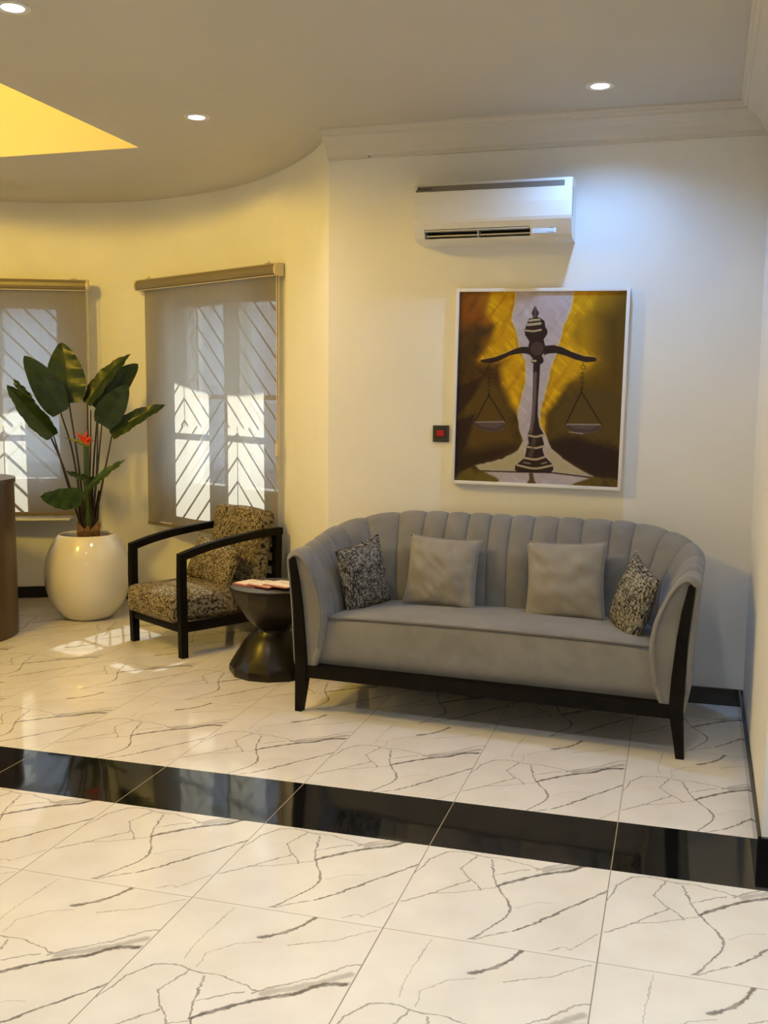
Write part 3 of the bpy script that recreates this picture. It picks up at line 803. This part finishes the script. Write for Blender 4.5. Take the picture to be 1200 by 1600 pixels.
def stem(b, mid, e, r=.0055): 
    P = catmull([b, mid, e], 8); tube('stem', STEM, [Vector(p) for p in P], [r*1.5-(r*.6)*i/(len(P)-1) for i in range(len(P))], 7, plant)
LV = [ # base, tip, width, roll, fold, droop, mat, stem mid, stem foot
 ((-.093,0,1.445),(-.132,.05,1.845),.268,.05,.12,.10,LEAF,(-.045,.02,1.05),(.0,.01,.56),0),
 ((-.146,-.05,1.382),(-.357,-.12,1.746),.205,-.10,.10,.16,LEAF,(-.075,-.02,1.10),(-.01,.0,.56),.06),
 ((-.192,-.15,1.236),(-.468,-.22,1.553),.165,.45,.30,.22,LEAF,(-.130,-.09,.98),(-.02,-.02,.56),.04),
 ((-.316,.05,1.443),(-.445,.1,1.602),.080,.6,.3,.1,LEAF,(-.150,.03,1.05),(-.025,.02,.56),0),
 ((.025,.0,1.437),(.302,.05,1.786),.150,.75,.25,.15,LEAF,(.020,.02,1.10),(.02,.02,.56),-.10),
 ((.091,.1,1.400),(.365,.15,1.717),.205,.10,.15,.12,LEAF,(.052,.07,1.0),(.03,.04,.56),-.10),
 ((.111,-.08,1.304),(.281,-.15,1.566),.196,-.15,.15,.15,LEAFL,(.072,-.04,.95),(.025,-.01,.56),-.05),
 ((.175,-.05,1.230),(.518,-.1,1.45),.125,.55,.25,.30,LEAF,(.115,-.03,.95),(.035,.0,.56),-.08),
 ((-.023,-.10,.823),(-.281,-.25,.851),.165,.25,.12,.05,LEAFL,(.0,-.05,.70),(.005,-.03,.56),-.04),
 ((.065,-.1,.941),(-.13,-.18,1.004),.075,.85,.35,.20,LEAFL,(.045,-.05,.75),(.015,-.03,.56),.02),
 ((.015,-.12,.879),(.249,-.2,1.081),.070,.7,.4,.10,LEAFL,(.03,-.06,.72),(.02,-.03,.56),-.06)]
for b_, t_, w_, ro, fo, dr, m_, md, ft, cu in LV:
    if m_ is LEAFL and w_ > .18: m_ = LEAF
    leaf(b_, t_, w_, ro, fo, dr, m_, cu); stem(ft, md, b_)
for b_, m2, e2 in (((.0,.03,.56),(.03,.05,1.0),(.045,.07,1.40)), ((.03,.0,.56),(.07,.02,.95),(.09,.05,1.36))): stem(b_, m2, e2, .005)
# sheath of clasping leaf bases, papery husks, flower
for k, (x, y, h, tx) in enumerate(((-.03,.0,.88,-.055),(.005,-.02,.95,-.01),(.035,-.01,.93,.03),(.015,.03,.90,.01),(.06,.01,.86,.085),(-.012,-.03,.84,-.035))):
    tube('leaf_sheath', STEM, [(x*.7,y,.55),(x,y,.66),(tx,y,h)], [.020,.019,.007], 8, plant)
for k, (x, y, tx, h) in enumerate(((-.035,-.035,-.062,.665),(.0,-.05,.005,.635),(.045,-.035,.078,.665),(.055,.01,.09,.65))):
    V = [(x-.028,y,.53),(x+.028,y,.53),(x+.030,y-.010,.59),(x-.030,y-.010,.59),(tx,y-.004,h)]
    V2 = [(a, b+.004, c) for a, b, c in V]
    obj('husk', V+V2, [(0,1,2,3),(3,2,4),(8,7,9),(8,7,6,5),(0,3,8,5),(1,2,7,6),(3,4,9,8),(2,4,9,7)], HUSK, plant)
fl = empty('flower', (0, 0, 0)); fl.parent = plant
tube('flower_stalk', simple('green_stalk', (.035,.07,.012), .5), [(.012,-.03,.60),(.008,-.07,.9),(.004,-.085,1.165)], [.021,.019,.014], 10, fl)
tube('bract', BEAK, [(.030,-.09,1.160),(.0,-.10,1.178),(-.05,-.105,1.200),(-.130,-.11,1.222)], [.012,.016,.011,.001], 10, fl)
for k, (dx, dy, dz) in enumerate(((-.045,-.01,.075),(-.02,-.03,.065),(.0,.02,.07),(.03,-.01,.072),(.045,-.03,.045),(.055,.0,.015),(.045,-.02,-.012),(.022,.0,.085),(-.03,.02,.04),(.062,.02,.035))):
    b0 = Vector((-.01+.008*(k % 3), -.10, 1.185)); e0 = b0+Vector((dx, dy, dz)); m0 = (b0+e0)/2+Vector((0, -.006, .008))
    tube('petal', PETAL, [b0, m0, e0], [.004, .009, .0008], 6, fl)

# ================================================================= RECEPTION DESK (rounded end only is in view)
dk = empty('reception_desk', (-4.362, 5.165, 0), 0, 'dark brown rounded reception desk cut off by the left edge of the photo', 'desk')
def dpoly(r, y0): 
    P = [(r*math.cos(a), -r*1.0+0*a+r*math.sin(a)+r) for a in [R(-90)+R(180)*k/40 for k in range(41)]]
    return P
pts = [(.44*math.cos(R(a)), .44*math.sin(R(a))) for a in range(-90, 91, 4)]
body = pts+[(-1.0, .44), (-1.0, -.44)]
prism('curved_panel', DESKWOOD, body, .0, .955, dk)
pts = [(.448*math.cos(R(a)), .448*math.sin(R(a))) for a in range(-90, 91, 4)]
prism('counter_top', DESKWOOD, pts+[(-1.0, .448), (-1.0, -.448)], .957, .985, dk, .003)

# ================================================================= ROLLER BLINDS
def blind(fr, u0, u1, zb, label, chain=True, du=0):
    e = empty('roller_blind', (0, 0, 0), 0, label, 'window blind'); e.matrix_world = fr.M @ Matrix.Translation((u1, 0, 2.265)); 
    W = u1-u0
    # headbox with rounded front, fabric wrapped; local x runs from -W to 0
    pr = [(.030, -.034), (-.018, -.034), (-.034, -.026), (-.040, -.008), (-.038, .014), (-.028, .030), (-.010, .037), (.030, .037)]
    n = len(pr); V = [(-W, y, z) for y, z in pr]+[(-.014, y, z) for y, z in pr]
    F = [(i, (i+1) % n, n+(i+1) % n, n+i) for i in range(n)]+[tuple(range(n))[::-1], tuple(range(n, 2*n))]
    o = obj('head_rail', V, F, RAILM, e)
    b = bmesh.new(); b.from_mesh(o.data); bmesh.ops.recalc_face_normals(b, faces=b.faces[:]); b.to_mesh(o.data); b.free()
    box('lower_trim', BEIGEP, -W, -.014, -.036, -.026, -.0385, -.0345, 0, e)
    box('upper_trim', BEIGEP, -W, -.014, -.012, .055, .0372, .0405, 0, e)
    V = [(0, y*1.06, z*1.10) for y, z in pr]+[(-.0138, y*1.06, z*1.10) for y, z in pr]
    o = obj('end_cap', V, F, BEIGEP, e); b = bmesh.new(); b.from_mesh(o.data); bmesh.ops.recalc_face_normals(b, faces=b.faces[:]); b.to_mesh(o.data); b.free()
    o = obj('end_cap', [(x-W+.012, y, z) for x, y, z in V], F, BEIGEP, e); b = bmesh.new(); b.from_mesh(o.data); bmesh.ops.recalc_face_normals(b, faces=b.faces[:]); b.to_mesh(o.data); b.free()
    # fabric with a slight wave
    NX, NZ = 30, 30; V = []; F = []
    z0 = -.034; z1 = zb+.022-2.265
    for j in range(NZ+1):
        for i in range(NX+1):
            x = -W+.072+(W-.072-.022)*i/NX; z = z0+(z1-z0)*j/NZ
            V.append((x, -.002+.0025*math.sin(x*9)*j/NZ, z))
    for j in range(NZ):
        for i in range(NX): a = j*(NX+1)+i; F.append((a, a+1, a+NX+2, a+NX+1))
    obj('screen_fabric', V, F, FABRIC, e, True)
    box('bottom_bar', RAILM, -W+.072, -.022, -.008, .005, zb-2.265, zb-2.265+.024, .003, e)
    bm = bmesh.new()
    add_tube(bm, [(-.009, -.020, -.03), (-.009, -.022, -1.30)], .0022, 6); add_tube(bm, [(-.004, -.004, -.03), (-.007, -.010, -1.30)], .0022, 6)
    from_bm('bead_chain', bm, BEIGEP, e, True)
    box('chain_tensioner', BEIGEP, -.016, .002, -.030, -.004, -1.13, -1.05, .004, e)
    for x in (-W+.13, -.10):
        o = box('fixing_bracket', GREYP, x-.022, x+.022, -.014, .040, .041, .045, .001, e)
        tube('screw', GREYP, [(x, -.004, .044), (x, -.004, .058)], .0025, 6, e)
    return e
blind(FR_R, -.077, 1.428, .582, 'beige mesh roller blind behind the armchair, larger one in full view')
blind(FR_L, -.90, .605, .638, 'beige mesh roller blind behind the plant, cut off by the left edge of the photo')

# ================================================================= AIR CONDITIONER
ac = empty('air_conditioner', (-1.302, 5.146, 2.268), 0, 'white wall-mounted split air conditioner above the painting', 'air conditioner')
AW, AH = .772, .285
full = [(0,0),(.120,0),(.150,.006),(.168,.018),(.192,.062),(.204,.085),(.208,.10),(.210,.17),(.204,.236),(.1985,.238),(.196,.262),(.185,.272),(.165,.283),(.14,.285),(0,.285)]
def slot(p):
    q = list(p); return q
def ac_strip(x0, x1, recess):
    P = [(d, z) for d, z in full]
    if recess: P = [(0,0),(.120,0),(.150,.006),(.166,.016),(.100,.024),(.085,.055),(.188,.058)]+full[5:]
    return P
bm = bmesh.new()
def extr(P, x0, x1, caps=(False, False)):
    a = [bm.verts.new((x0, -d, z)) for d, z in P]; b = [bm.verts.new((x1, -d, z)) for d, z in P]; n = len(P)
    for i in range(n): bm.faces.new([a[i], a[(i+1) % n], b[(i+1) % n], b[i]])
    bm.faces.new(a[::-1]); bm.faces.new(b)
extr(full, .012, .052); extr(ac_strip(0, 0, True), .052, .575); extr(full, .575, AW-.010)
sm = [(d*.965+.002, (z-.14)*.965+.14) for d, z in full]
extr(sm, 0, .012)
extr([(d*.985, (z-.14)*.99+.14) for d, z in full], AW-.010, AW)
from_bm('casing', bm, PLASTIC, ac)
bm = bmesh.new(); V = [(.010, -.2055, .2375), (AW-.035, -.2055, .2375), (AW-.035, -.1985, .264), (.022, -.1985, .264)]
f = bm.faces.new([bm.verts.new(v) for v in V]); ex = bmesh.ops.extrude_face_region(bm, geom=[f])
bmesh.ops.translate(bm, vec=(0, .006, -.001), verts=[g for g in ex['geom'] if isinstance(g, bmesh.types.BMVert)])
from_bm('grey_trim_strip', bm, simple('satin_grey_strip', (.24, .22, .20), .3, metal=.4), ac)
box('outlet_shadow_liner', BLACKP, .054, .573, -.098, -.088, .026, .056, 0, ac)
for z, y in ((.030, -.150), (.052, -.172)):
    box('louver', simple('cream_louver', (.66, .62, .52), .4), .056, .571, y-.014, y+.02, z-.003, z+.003, .001, ac)
box('louver_divider', PLASTIC, .318, .322, -.178, -.10, .020, .058, 0, ac)
Mt = Matrix.Translation((0, -.1855, .040)) @ Matrix.Rotation(R(-28.6), 4, 'X')
box('display_panel', simple('display_grey', (.55, .55, .56), .3), .585, .70, -.0015, .002, -.022, .022, .001, ac, M=Mt)
box('display_badge', DARKP, .668, .690, -.0030, -.001, .006, .014, 0, ac, M=Mt)
box('indicator_light', GREYP, .682, .686, -.0030, -.001, -.006, -.002, 0, ac, M=Mt)
box('printed_mark', PRINT, .655, .692, -.0030, -.001, -.018, -.015, 0, ac, M=Mt)
box('side_label', GREYP, AW, AW+.0008, -.165, -.14, .10, .235, 0, ac)
def text(name, body, size, mat, M, parent, ext=.0005):
    c = bpy.data.curves.new(name, 'FONT'); c.body = body; c.size = size; c.extrude = ext; c.align_x = 'LEFT'
    o = bpy.data.objects.new(name, c); COL.objects.link(o)
    bpy.context.view_layer.update(); me = bpy.data.meshes.new_from_object(o.evaluated_get(bpy.context.evaluated_depsgraph_get()))
    bpy.data.objects.remove(o); me.transform(M); me.materials.clear(); me.materials.append(mat)
    q = bpy.data.objects.new(name, me); COL.objects.link(q); q.parent = parent; return q
text('lettering', 'DAIKIN', .0165, BLACKP, Matrix.Translation((.040, -.2040, .2440)) @ Matrix.Rotation(R(75+15), 4, 'X') , ac)
bm = bmesh.new(); vs = [bm.verts.new(p) for p in ((.024,-.2050,.2560),(.038,-.2050,.2560),(.028,-.2060,.2440))]; bm.faces.new(vs); from_bm('logo_mark', bm, BLACKP, ac)

# ================================================================= WALL SWITCH
sw = empty('wall_switch', (-1.1915, 5.146, 1.317), 0, 'square charcoal isolator switch with red rocker left of the painting', 'switch')
box('switch_plate', DARKP, -.043, .043, -.011, 0, -.043, .043, .003, sw)
box('rocker_recess', BLACKP, -.026, .024, -.0125, -.010, -.020, .024, .001, sw)
o = box('rocker', REDP, -.021, .020, -.018, -.010, -.014, .017, .003, sw)
# small insect-like mark on the cornice
mk = tag(tube('wall_hook', BLACKP, [(-1.59, 5.123, 2.735), (-1.585, 5.115, 2.733), (-1.583, 5.118, 2.726)], .003, 6), 'tiny dark hook stuck on the cornice left of the air conditioner', 'hook')

# ================================================================= PAINTING
def lin(c): return np.array([((x/255)/12.92 if x/255 <= .04045 else ((x/255+.055)/1.055)**2.4) for x in c])
PW, PH = .828, .958
pt = empty('framed_painting', (-.6905, 5.146, 1.553), 0, 'white-framed painting of brass balance scales on yellow and brown above the sofa', 'painting')
pt.rotation_euler = (0, R(.75), 0)
NXp, NYp = 400, 460
gx, gy = np.meshgrid(np.linspace(0, 1, NXp+1), np.linspace(0, 1, NYp+1))
ASP = PW/PH
def vnoise(sx, sy, seed, ang=0):
    """smooth value noise, two octaves"""
    rs = np.random.RandomState(seed); out = np.zeros_like(gx); amp = 1; tot = 0
    X = gx*math.cos(ang)-gy*math.sin(ang)+3; Y = gx*math.sin(ang)+gy*math.cos(ang)+3
    for o_ in range(3):
        T = rs.rand(256, 256); a = X*sx*2**o_; b = Y*sy*2**o_
        i = np.floor(a).astype(int); j = np.floor(b).astype(int); fa = a-i; fb = b-j
        fa = fa*fa*(3-2*fa); fb = fb*fb*(3-2*fb)
        g = lambda p, q: T[p % 256, q % 256]
        out += amp*((g(i, j)*(1-fa)+g(i+1, j)*fa)*(1-fb)+(g(i, j+1)*(1-fa)+g(i+1, j+1)*fa)*fb); tot += amp; amp *= .55
    return out/tot-.5
wx = gx+.006*vnoise(22, 22, 5)*2; wy = gy+.006*vnoise(22, 22, 6)*2
def sdf(poly, X=None, Y=None):
    """signed distance (negative inside), in canvas widths"""
    X = wx if X is None else X; Y = wy if Y is None else Y
    P = np.array(poly, float); d = np.full(X.shape, 9.0); ins = np.zeros(X.shape, bool); n = len(P)
    for k in range(n):
        ax, ay = P[k]; bx, by = P[(k+1) % n]; ex, ey = bx-ax, (by-ay)/ASP; px, py = X-ax, (Y-ay)/ASP
        t_ = np.clip((px*ex+py*ey)/(ex*ex+ey*ey+1e-12), 0, 1); d = np.minimum(d, np.hypot(px-ex*t_, py-ey*t_))
        c_ = ((ay > Y) != (by > Y)) & (X < (bx-ax)*(Y-ay)/((by-ay) if by != ay else 1e-9)+ax); ins ^= c_
    return np.where(ins, -d, d)
def stroke_d(pts, X=None, Y=None):
    X = gx if X is None else X; Y = gy if Y is None else Y; d = np.full(X.shape, 9.0)
    for (ax, ay), (bx, by) in zip(pts[:-1], pts[1:]):
        ex, ey = bx-ax, (by-ay)/ASP; px, py = X-ax, (Y-ay)/ASP
        t_ = np.clip((px*ex+py*ey)/(ex*ex+ey*ey+1e-12), 0, 1); d = np.minimum(d, np.hypot(px-ex*t_, py-ey*t_))
    return d
img = np.zeros(gx.shape+(3,)); img[:] = lin((62, 44, 14))
def lay(c, a): 
    global img
    a = np.clip(a, 0, 1)[..., None]; img = img*(1-a)+lin(c)*a
def fill(poly, c, soft=.003, op=1, X=None, Y=None): lay(c, op*(.5-sdf(poly, X, Y)/(2*soft)))
def line(pts, c, w, op=1, soft=.002): lay(c, op*np.clip((w-stroke_d(pts))/soft+.5, 0, 1))
st = vnoise(5, 30, 11, .9); st2 = vnoise(14, 50, 12, -.7); st3 = vnoise(40, 90, 13, .5)
lay((88, 66, 14), .5+1.6*st); lay((40, 24, 12), .30-1.5*st2)
PG = dict(
white=[(0.343,-0.014),(0.345,0.081),(0.327,0.145),(0.366,0.219),(0.384,0.292),(0.422,0.366),(0.427,0.471),(0.407,0.545),(0.386,0.619),(0.396,0.703),(0.43,0.776),(0.397,0.83),(0.302,0.879),(0.133,0.921),(0.171,0.947),(0.283,0.991),(0.272,1.023),(0.7,1.03),(0.711,1.001),(0.848,0.953),(0.792,0.929),(0.666,0.865),(0.59,0.814),(0.55,0.742),(0.516,0.68),(0.519,0.617),(0.549,0.491),(0.574,0.397),(0.594,0.324),(0.614,0.261),(0.639,0.167),(0.671,0.095),(0.695,-0.014)],
yelL=[(0.2,-0.016),(0.345,-0.014),(0.327,0.145),(0.384,0.292),(0.422,0.366),(0.427,0.471),(0.401,0.556),(0.387,0.64),(0.336,0.588),(0.283,0.494),(0.267,0.398),(0.301,0.356),(0.132,0.356),(0.212,0.261),(0.22,0.165),(0.17,0.112)],
yelR=[(0.695,-0.014),(0.82,-0.013),(0.815,0.096),(0.721,0.137),(0.69,0.22),(0.717,0.272),(0.854,0.344),(0.784,0.396),(0.668,0.469),(0.625,0.553),(0.557,0.637),(0.55,0.732),(0.516,0.68),(0.549,0.491),(0.594,0.324),(0.639,0.167)],
oraL=[(-0.02,-0.02),(0.22,-0.02),(0.22,0.165),(0.152,0.25),(0.053,0.175),(-.02,0.196)],
finial=[(0.463,0.072),(0.49,0.109),(0.482,0.13),(0.487,0.137),(0.453,0.137),(0.455,0.13),(0.445,0.109)],
urn=[(0.432,0.137),(0.496,0.133),(0.525,0.151),(0.532,0.183),(0.545,0.198),(0.544,0.219),(0.524,0.245),(0.533,0.272),(0.539,0.308),(0.516,0.329),(0.529,0.35),(0.527,0.364),(0.512,0.374),(0.476,0.374),(0.453,0.364),(0.45,0.353),(0.462,0.345),(0.437,0.319),(0.432,0.282),(0.437,0.256),(0.411,0.224),(0.406,0.203),(0.412,0.182),(0.423,0.156)],
beamL=[(0.432,0.284),(0.394,0.284),(0.358,0.292),(0.299,0.316),(0.228,0.34),(0.15,0.353),(0.136,0.362),(0.157,0.37),(0.205,0.372),(0.253,0.361),(0.324,0.329),(0.383,0.319),(0.419,0.319),(0.444,0.326)],
beamR=[(0.534,0.277),(0.585,0.274),(0.634,0.284),(0.695,0.308),(0.768,0.329),(0.829,0.334),(0.845,0.344),(0.836,0.356),(0.782,0.361),(0.722,0.349),(0.66,0.329),(0.599,0.315),(0.552,0.319),(0.528,0.329)],
shaft=[(0.466,0.371),(0.509,0.371),(0.508,0.45),(0.504,0.554),(0.506,0.638),(0.521,0.701),(0.55,0.74),(0.538,0.751),(0.553,0.794),(0.542,0.816),(0.556,0.852),(0.61,0.897),(0.614,0.923),(0.597,0.94),(0.402,0.943),(0.378,0.933),(0.379,0.909),(0.435,0.865),(0.445,0.818),(0.442,0.802),(0.458,0.791),(0.448,0.744),(0.461,0.712),(0.469,0.639),(0.47,0.555),(0.469,0.45)],
panL=[(0.113,0.684),(0.195,0.677),(0.306,0.673),(0.311,0.694),(0.294,0.718),(0.246,0.732),(0.186,0.732),(0.13,0.713)],
panR=[(0.676,0.679),(0.777,0.676),(0.886,0.676),(0.885,0.694),(0.852,0.721),(0.78,0.732),(0.719,0.718),(0.681,0.693)],
refl=[(0.466,0.945),(0.49,0.945),(0.502,0.984),(0.515,1.003),(0.454,1.0),(0.468,0.98)],
rockL=[(-.02,1.02),(0.0,0.99),(0.049,0.95),(0.127,0.921),(0.171,0.947),(0.233,0.961),(0.283,0.991),(0.259,1.02)],
rockR=[(0.711,1.004),(0.848,0.953),(1.02,0.959),(1.02,1.02),(0.711,1.02)],
darkL1=[(-0.02,0.50),(0.161,0.447),(0.116,0.538),(-.02,0.689)],
darkL2=[(-.02,0.689),(0.127,0.634),(0.068,0.816),(-.02,0.96)],
darkL3=[(0.0,0.36),(0.1,0.165),(0.172,0.176),(0.232,0.165),(0.198,0.218),(0.094,0.293),(0.015,0.40)],
darkR=[(0.552,0.774),(0.745,0.749),(1.02,0.805),(1.02,0.965),(0.848,0.953),(0.666,0.865)],
brR=[(0.625,0.553),(0.909,0.467),(1.03,0.528),(1.02,0.795),(0.745,0.749),(0.563,0.763),(0.557,0.637)])
fill([(.60,-.05),(1.05,-.05),(1.05,.50),(.70,.50)], (116, 88, 6), .09, .85)
fill([(.62,-.05),(.95,-.05),(.88,.36),(.66,.42)], (168, 128, 6), .08, .8)
fill(PG['oraL'], (132, 76, 14), .05, .95); lay((74, 40, 16), np.clip(.2+2.2*st, 0, .9)*(gy < .5)*(gx < .36))
fill([(.12,-.05),(.36,-.05),(.34,.30),(.40,.36),(.14,.36),(.20,.22)], (150, 104, 8), .05, .8)
fill(PG['yelL'], (196, 148, 4), .022, .95); fill(PG['yelR'], (200, 152, 4), .022, .95)
lay((226, 180, 6), np.clip(2.4*st2+.1, 0, .75)*(np.minimum(sdf(PG['yelL']), sdf(PG['yelR'])) < .0))
lay((150, 100, 8), np.clip(-2.4*st-.1, 0, .6)*(np.minimum(sdf(PG['yelL']), sdf(PG['yelR'])) < .0))
fill([(.02,.56),(.16,.46),(.30,.50),(.36,.66),(.40,.78),(.34,.86),(.10,.88),(.03,.80)], (86, 64, 18), .03, .75)
fill(PG['darkL3'], (66, 46, 20), .02, .85); fill(PG['darkL1'], (48, 26, 16), .010, .9); fill(PG['darkL2'], (42, 24, 16), .012, .9)
fill(PG['brR'], (84, 66, 22), .03, .75); fill(PG['darkR'], (42, 24, 18), .02, .95)
fill([(-.02,.86),(.25,.80),(.42,.80),(.30,.88),(.05,.97),(-.02,.97)], (44, 26, 14), .03, .8)
fill([(.80,.10),(1.05,.0),(1.05,.5),(.86,.5)], (84, 62, 10), .06, .7)
fill([(a+.004*(1 if a > .5 else -1), b) for a, b in PG['white']], (230, 215, 150), .006, .8)
fill(PG['white'], (178, 168, 176), .004, 1)
inw = sdf(PG['white']) < 0
lay((204, 198, 206), np.clip(1.3*st2+.05, 0, .5)*inw); lay((160, 148, 152), np.clip(-1.2*st-.03, 0, .45)*inw)
fill([(0.397,0.83),(0.302,0.879),(0.133,0.921),(0.16,.942),(0.40,0.940),(.38,.91),(.44,.86),(.43,.78)], (176, 166, 128), .01, .8)
fill([(0.59,0.814),(0.666,0.865),(0.792,0.929),(0.85,0.952),(0.62,.942),(.61,.90),(.55,.82)], (176, 164, 132), .01, .8)
line([(0.16,.945),(0.40,.942),(.60,.938),(.84,.955)], (58, 44, 36), .0045)
fill(PG['rockL'], (104, 88, 26), .008); fill(PG['rockR'], (96, 76, 22), .008)
lay((60, 42, 16), np.clip(3*st2, 0, .8)*(gy > .92)*((sdf(PG['rockL']) < 0) | (sdf(PG['rockR']) < 0)))
BR = (42, 26, 24); MID = (84, 66, 64); LT = (176, 160, 130)
for k in ('finial', 'urn', 'beamL', 'beamR', 'shaft', 'refl'): fill(PG[k], BR if k != 'refl' else (88, 68, 30), .002, 1, gx, gy)
for k in ('panL', 'panR'):
    fill(PG[k], (92, 76, 74), .002, 1, gx, gy)
line([(.118,.690),(.16,.716),(.25,.722),(.30,.700)], (52, 36, 36), .008, .6, .01); line([(.690,.692),(.73,.712),(.83,.714),(.872,.694)], (52, 36, 36), .008, .6, .01)
line([(.12,.685),(.30,.678)], (150, 138, 130), .0032, .9); line([(.684,.682),(.88,.679)], (160, 148, 138), .0032, .9)
line([(.70,.722),(.78,.729)], (170, 158, 150), .003, .8)
lay((74, 54, 48), (np.hypot(gx-.486, (gy-.293)/ASP) < .040)*1.0)
# highlights on the pillar
for p, w in (([(.435,.150),(.455,.146),(.495,.144)], .006), ([(.425,.170),(.455,.168),(.50,.163)], .0075), ([(.414,.200),(.46,.203),(.505,.196)], .005), ([(.455,.355),(.48,.357)], .006),
             ([(.452,.746),(.50,.752),(.542,.742)], .006), ([(.446,.806),(.50,.812),(.55,.800)], .006), ([(.436,.866),(.50,.872),(.556,.858)], .006), ([(.392,.906),(.50,.920),(.605,.900)], .006)): line([tuple(q) for q in catmull(p, 8)], LT, w)
line([(.482,.42),(.482,.55),(.478,.66),(.468,.73)], (112, 96, 98), .0085, .85, .008); line([(.49,.77),(.485,.79)], MID, .012, .8, .008); line([(.48,.82),(.47,.85)], MID, .014, .8, .01)
line([(.43,.89),(.47,.895)], (150, 134, 120), .004, .8); line([(.54,.893),(.57,.885)], (150, 134, 120), .004, .8)
line([(.467,.085),(.468,.125)], (96, 82, 84), .008, .8, .008)
line([(0.394,0.281),(0.358,0.289),(0.299,0.313),(0.228,0.337),(0.15,0.350)], (206, 170, 110), .002, .7); line([(0.585,0.271),(0.634,0.281),(0.695,0.305),(0.768,0.326),(0.829,0.331)], (206, 170, 110), .002, .7)
# rings, chains and pan cords
def ring(cx, cy, r, w=.0022): 
    d = abs(np.hypot(gx-cx, (gy-cy)/ASP)-r); lay((30, 14, 10), np.clip((w-d)/.0015+.5, 0, 1))
line([(.194,.372),(.194,.384)], (52, 30, 22), .002); ring(.196, .398, .012)
line([(.764,.361),(.764,.372)], (52, 30, 22), .002); ring(.765, .387, .013)
for k in range(5): ring(.198+.003*(k % 2), .425+k*.022, .0055, .0016)
for k in range(4): ring(.763, .417+k*.024, .0075, .002)
for p in ([(.199,.528),(.201,.540),(.117,.684)], [(.201,.540),(.306,.673)], [(.762,.500),(.762,.512),(.678,.679)], [(.762,.512),(.886,.676)]): line(p, (26, 10, 8), .0036)
img *= (1+.14*st3[..., None]+.06*st2[..., None])
V = [((x-.5)*PW, 0.0, (.5-y)*PH) for x, y in zip(gx.ravel(), gy.ravel())]
n1 = NXp+1
F = [(j*n1+i, (j+1)*n1+i, (j+1)*n1+i+1, j*n1+i+1) for j in range(NYp) for i in range(NXp)]
t = NT('painted_canvas'); at = t.new('ShaderNodeVertexColor'); at.layer_name = 'paint'
p = t.bsdf(at.outputs['Color'], .5, 0, .3); sc_ = t.noise(60, t.coord((1, 1, .4), (0, .6, 0)), 3); t.link(t.bump(sc_.outputs[0], .25, .002), p.inputs['Normal'])
cv = obj('painted_canvas', V, F, t.m, pt, False); cv.location = (0, -.030, 0)
ca = cv.data.color_attributes.new('paint', 'FLOAT_COLOR', 'POINT')
arr = np.ones((n1*(NYp+1), 4), np.float32); arr[:, :3] = np.clip(img, 0, 1).reshape(-1, 3); ca.data.foreach_set('color', arr.ravel())
fwid = .0165
for nm, a in (('frame_side', (-PW/2-fwid, -PW/2, -PH/2-fwid, PH/2+fwid)), ('frame_side', (PW/2, PW/2+fwid, -PH/2-fwid, PH/2+fwid)), ('frame_side', (-PW/2, PW/2, PH/2, PH/2+fwid)), ('frame_side', (-PW/2, PW/2, -PH/2-fwid, -PH/2))):
    box(nm, FRAMEW, a[0], a[1], -.042, -.002, a[2], a[3], .0012, pt)
box('backing', FRAMEW, -PW/2, PW/2, -.028, -.004, -PH/2, PH/2, 0, pt)
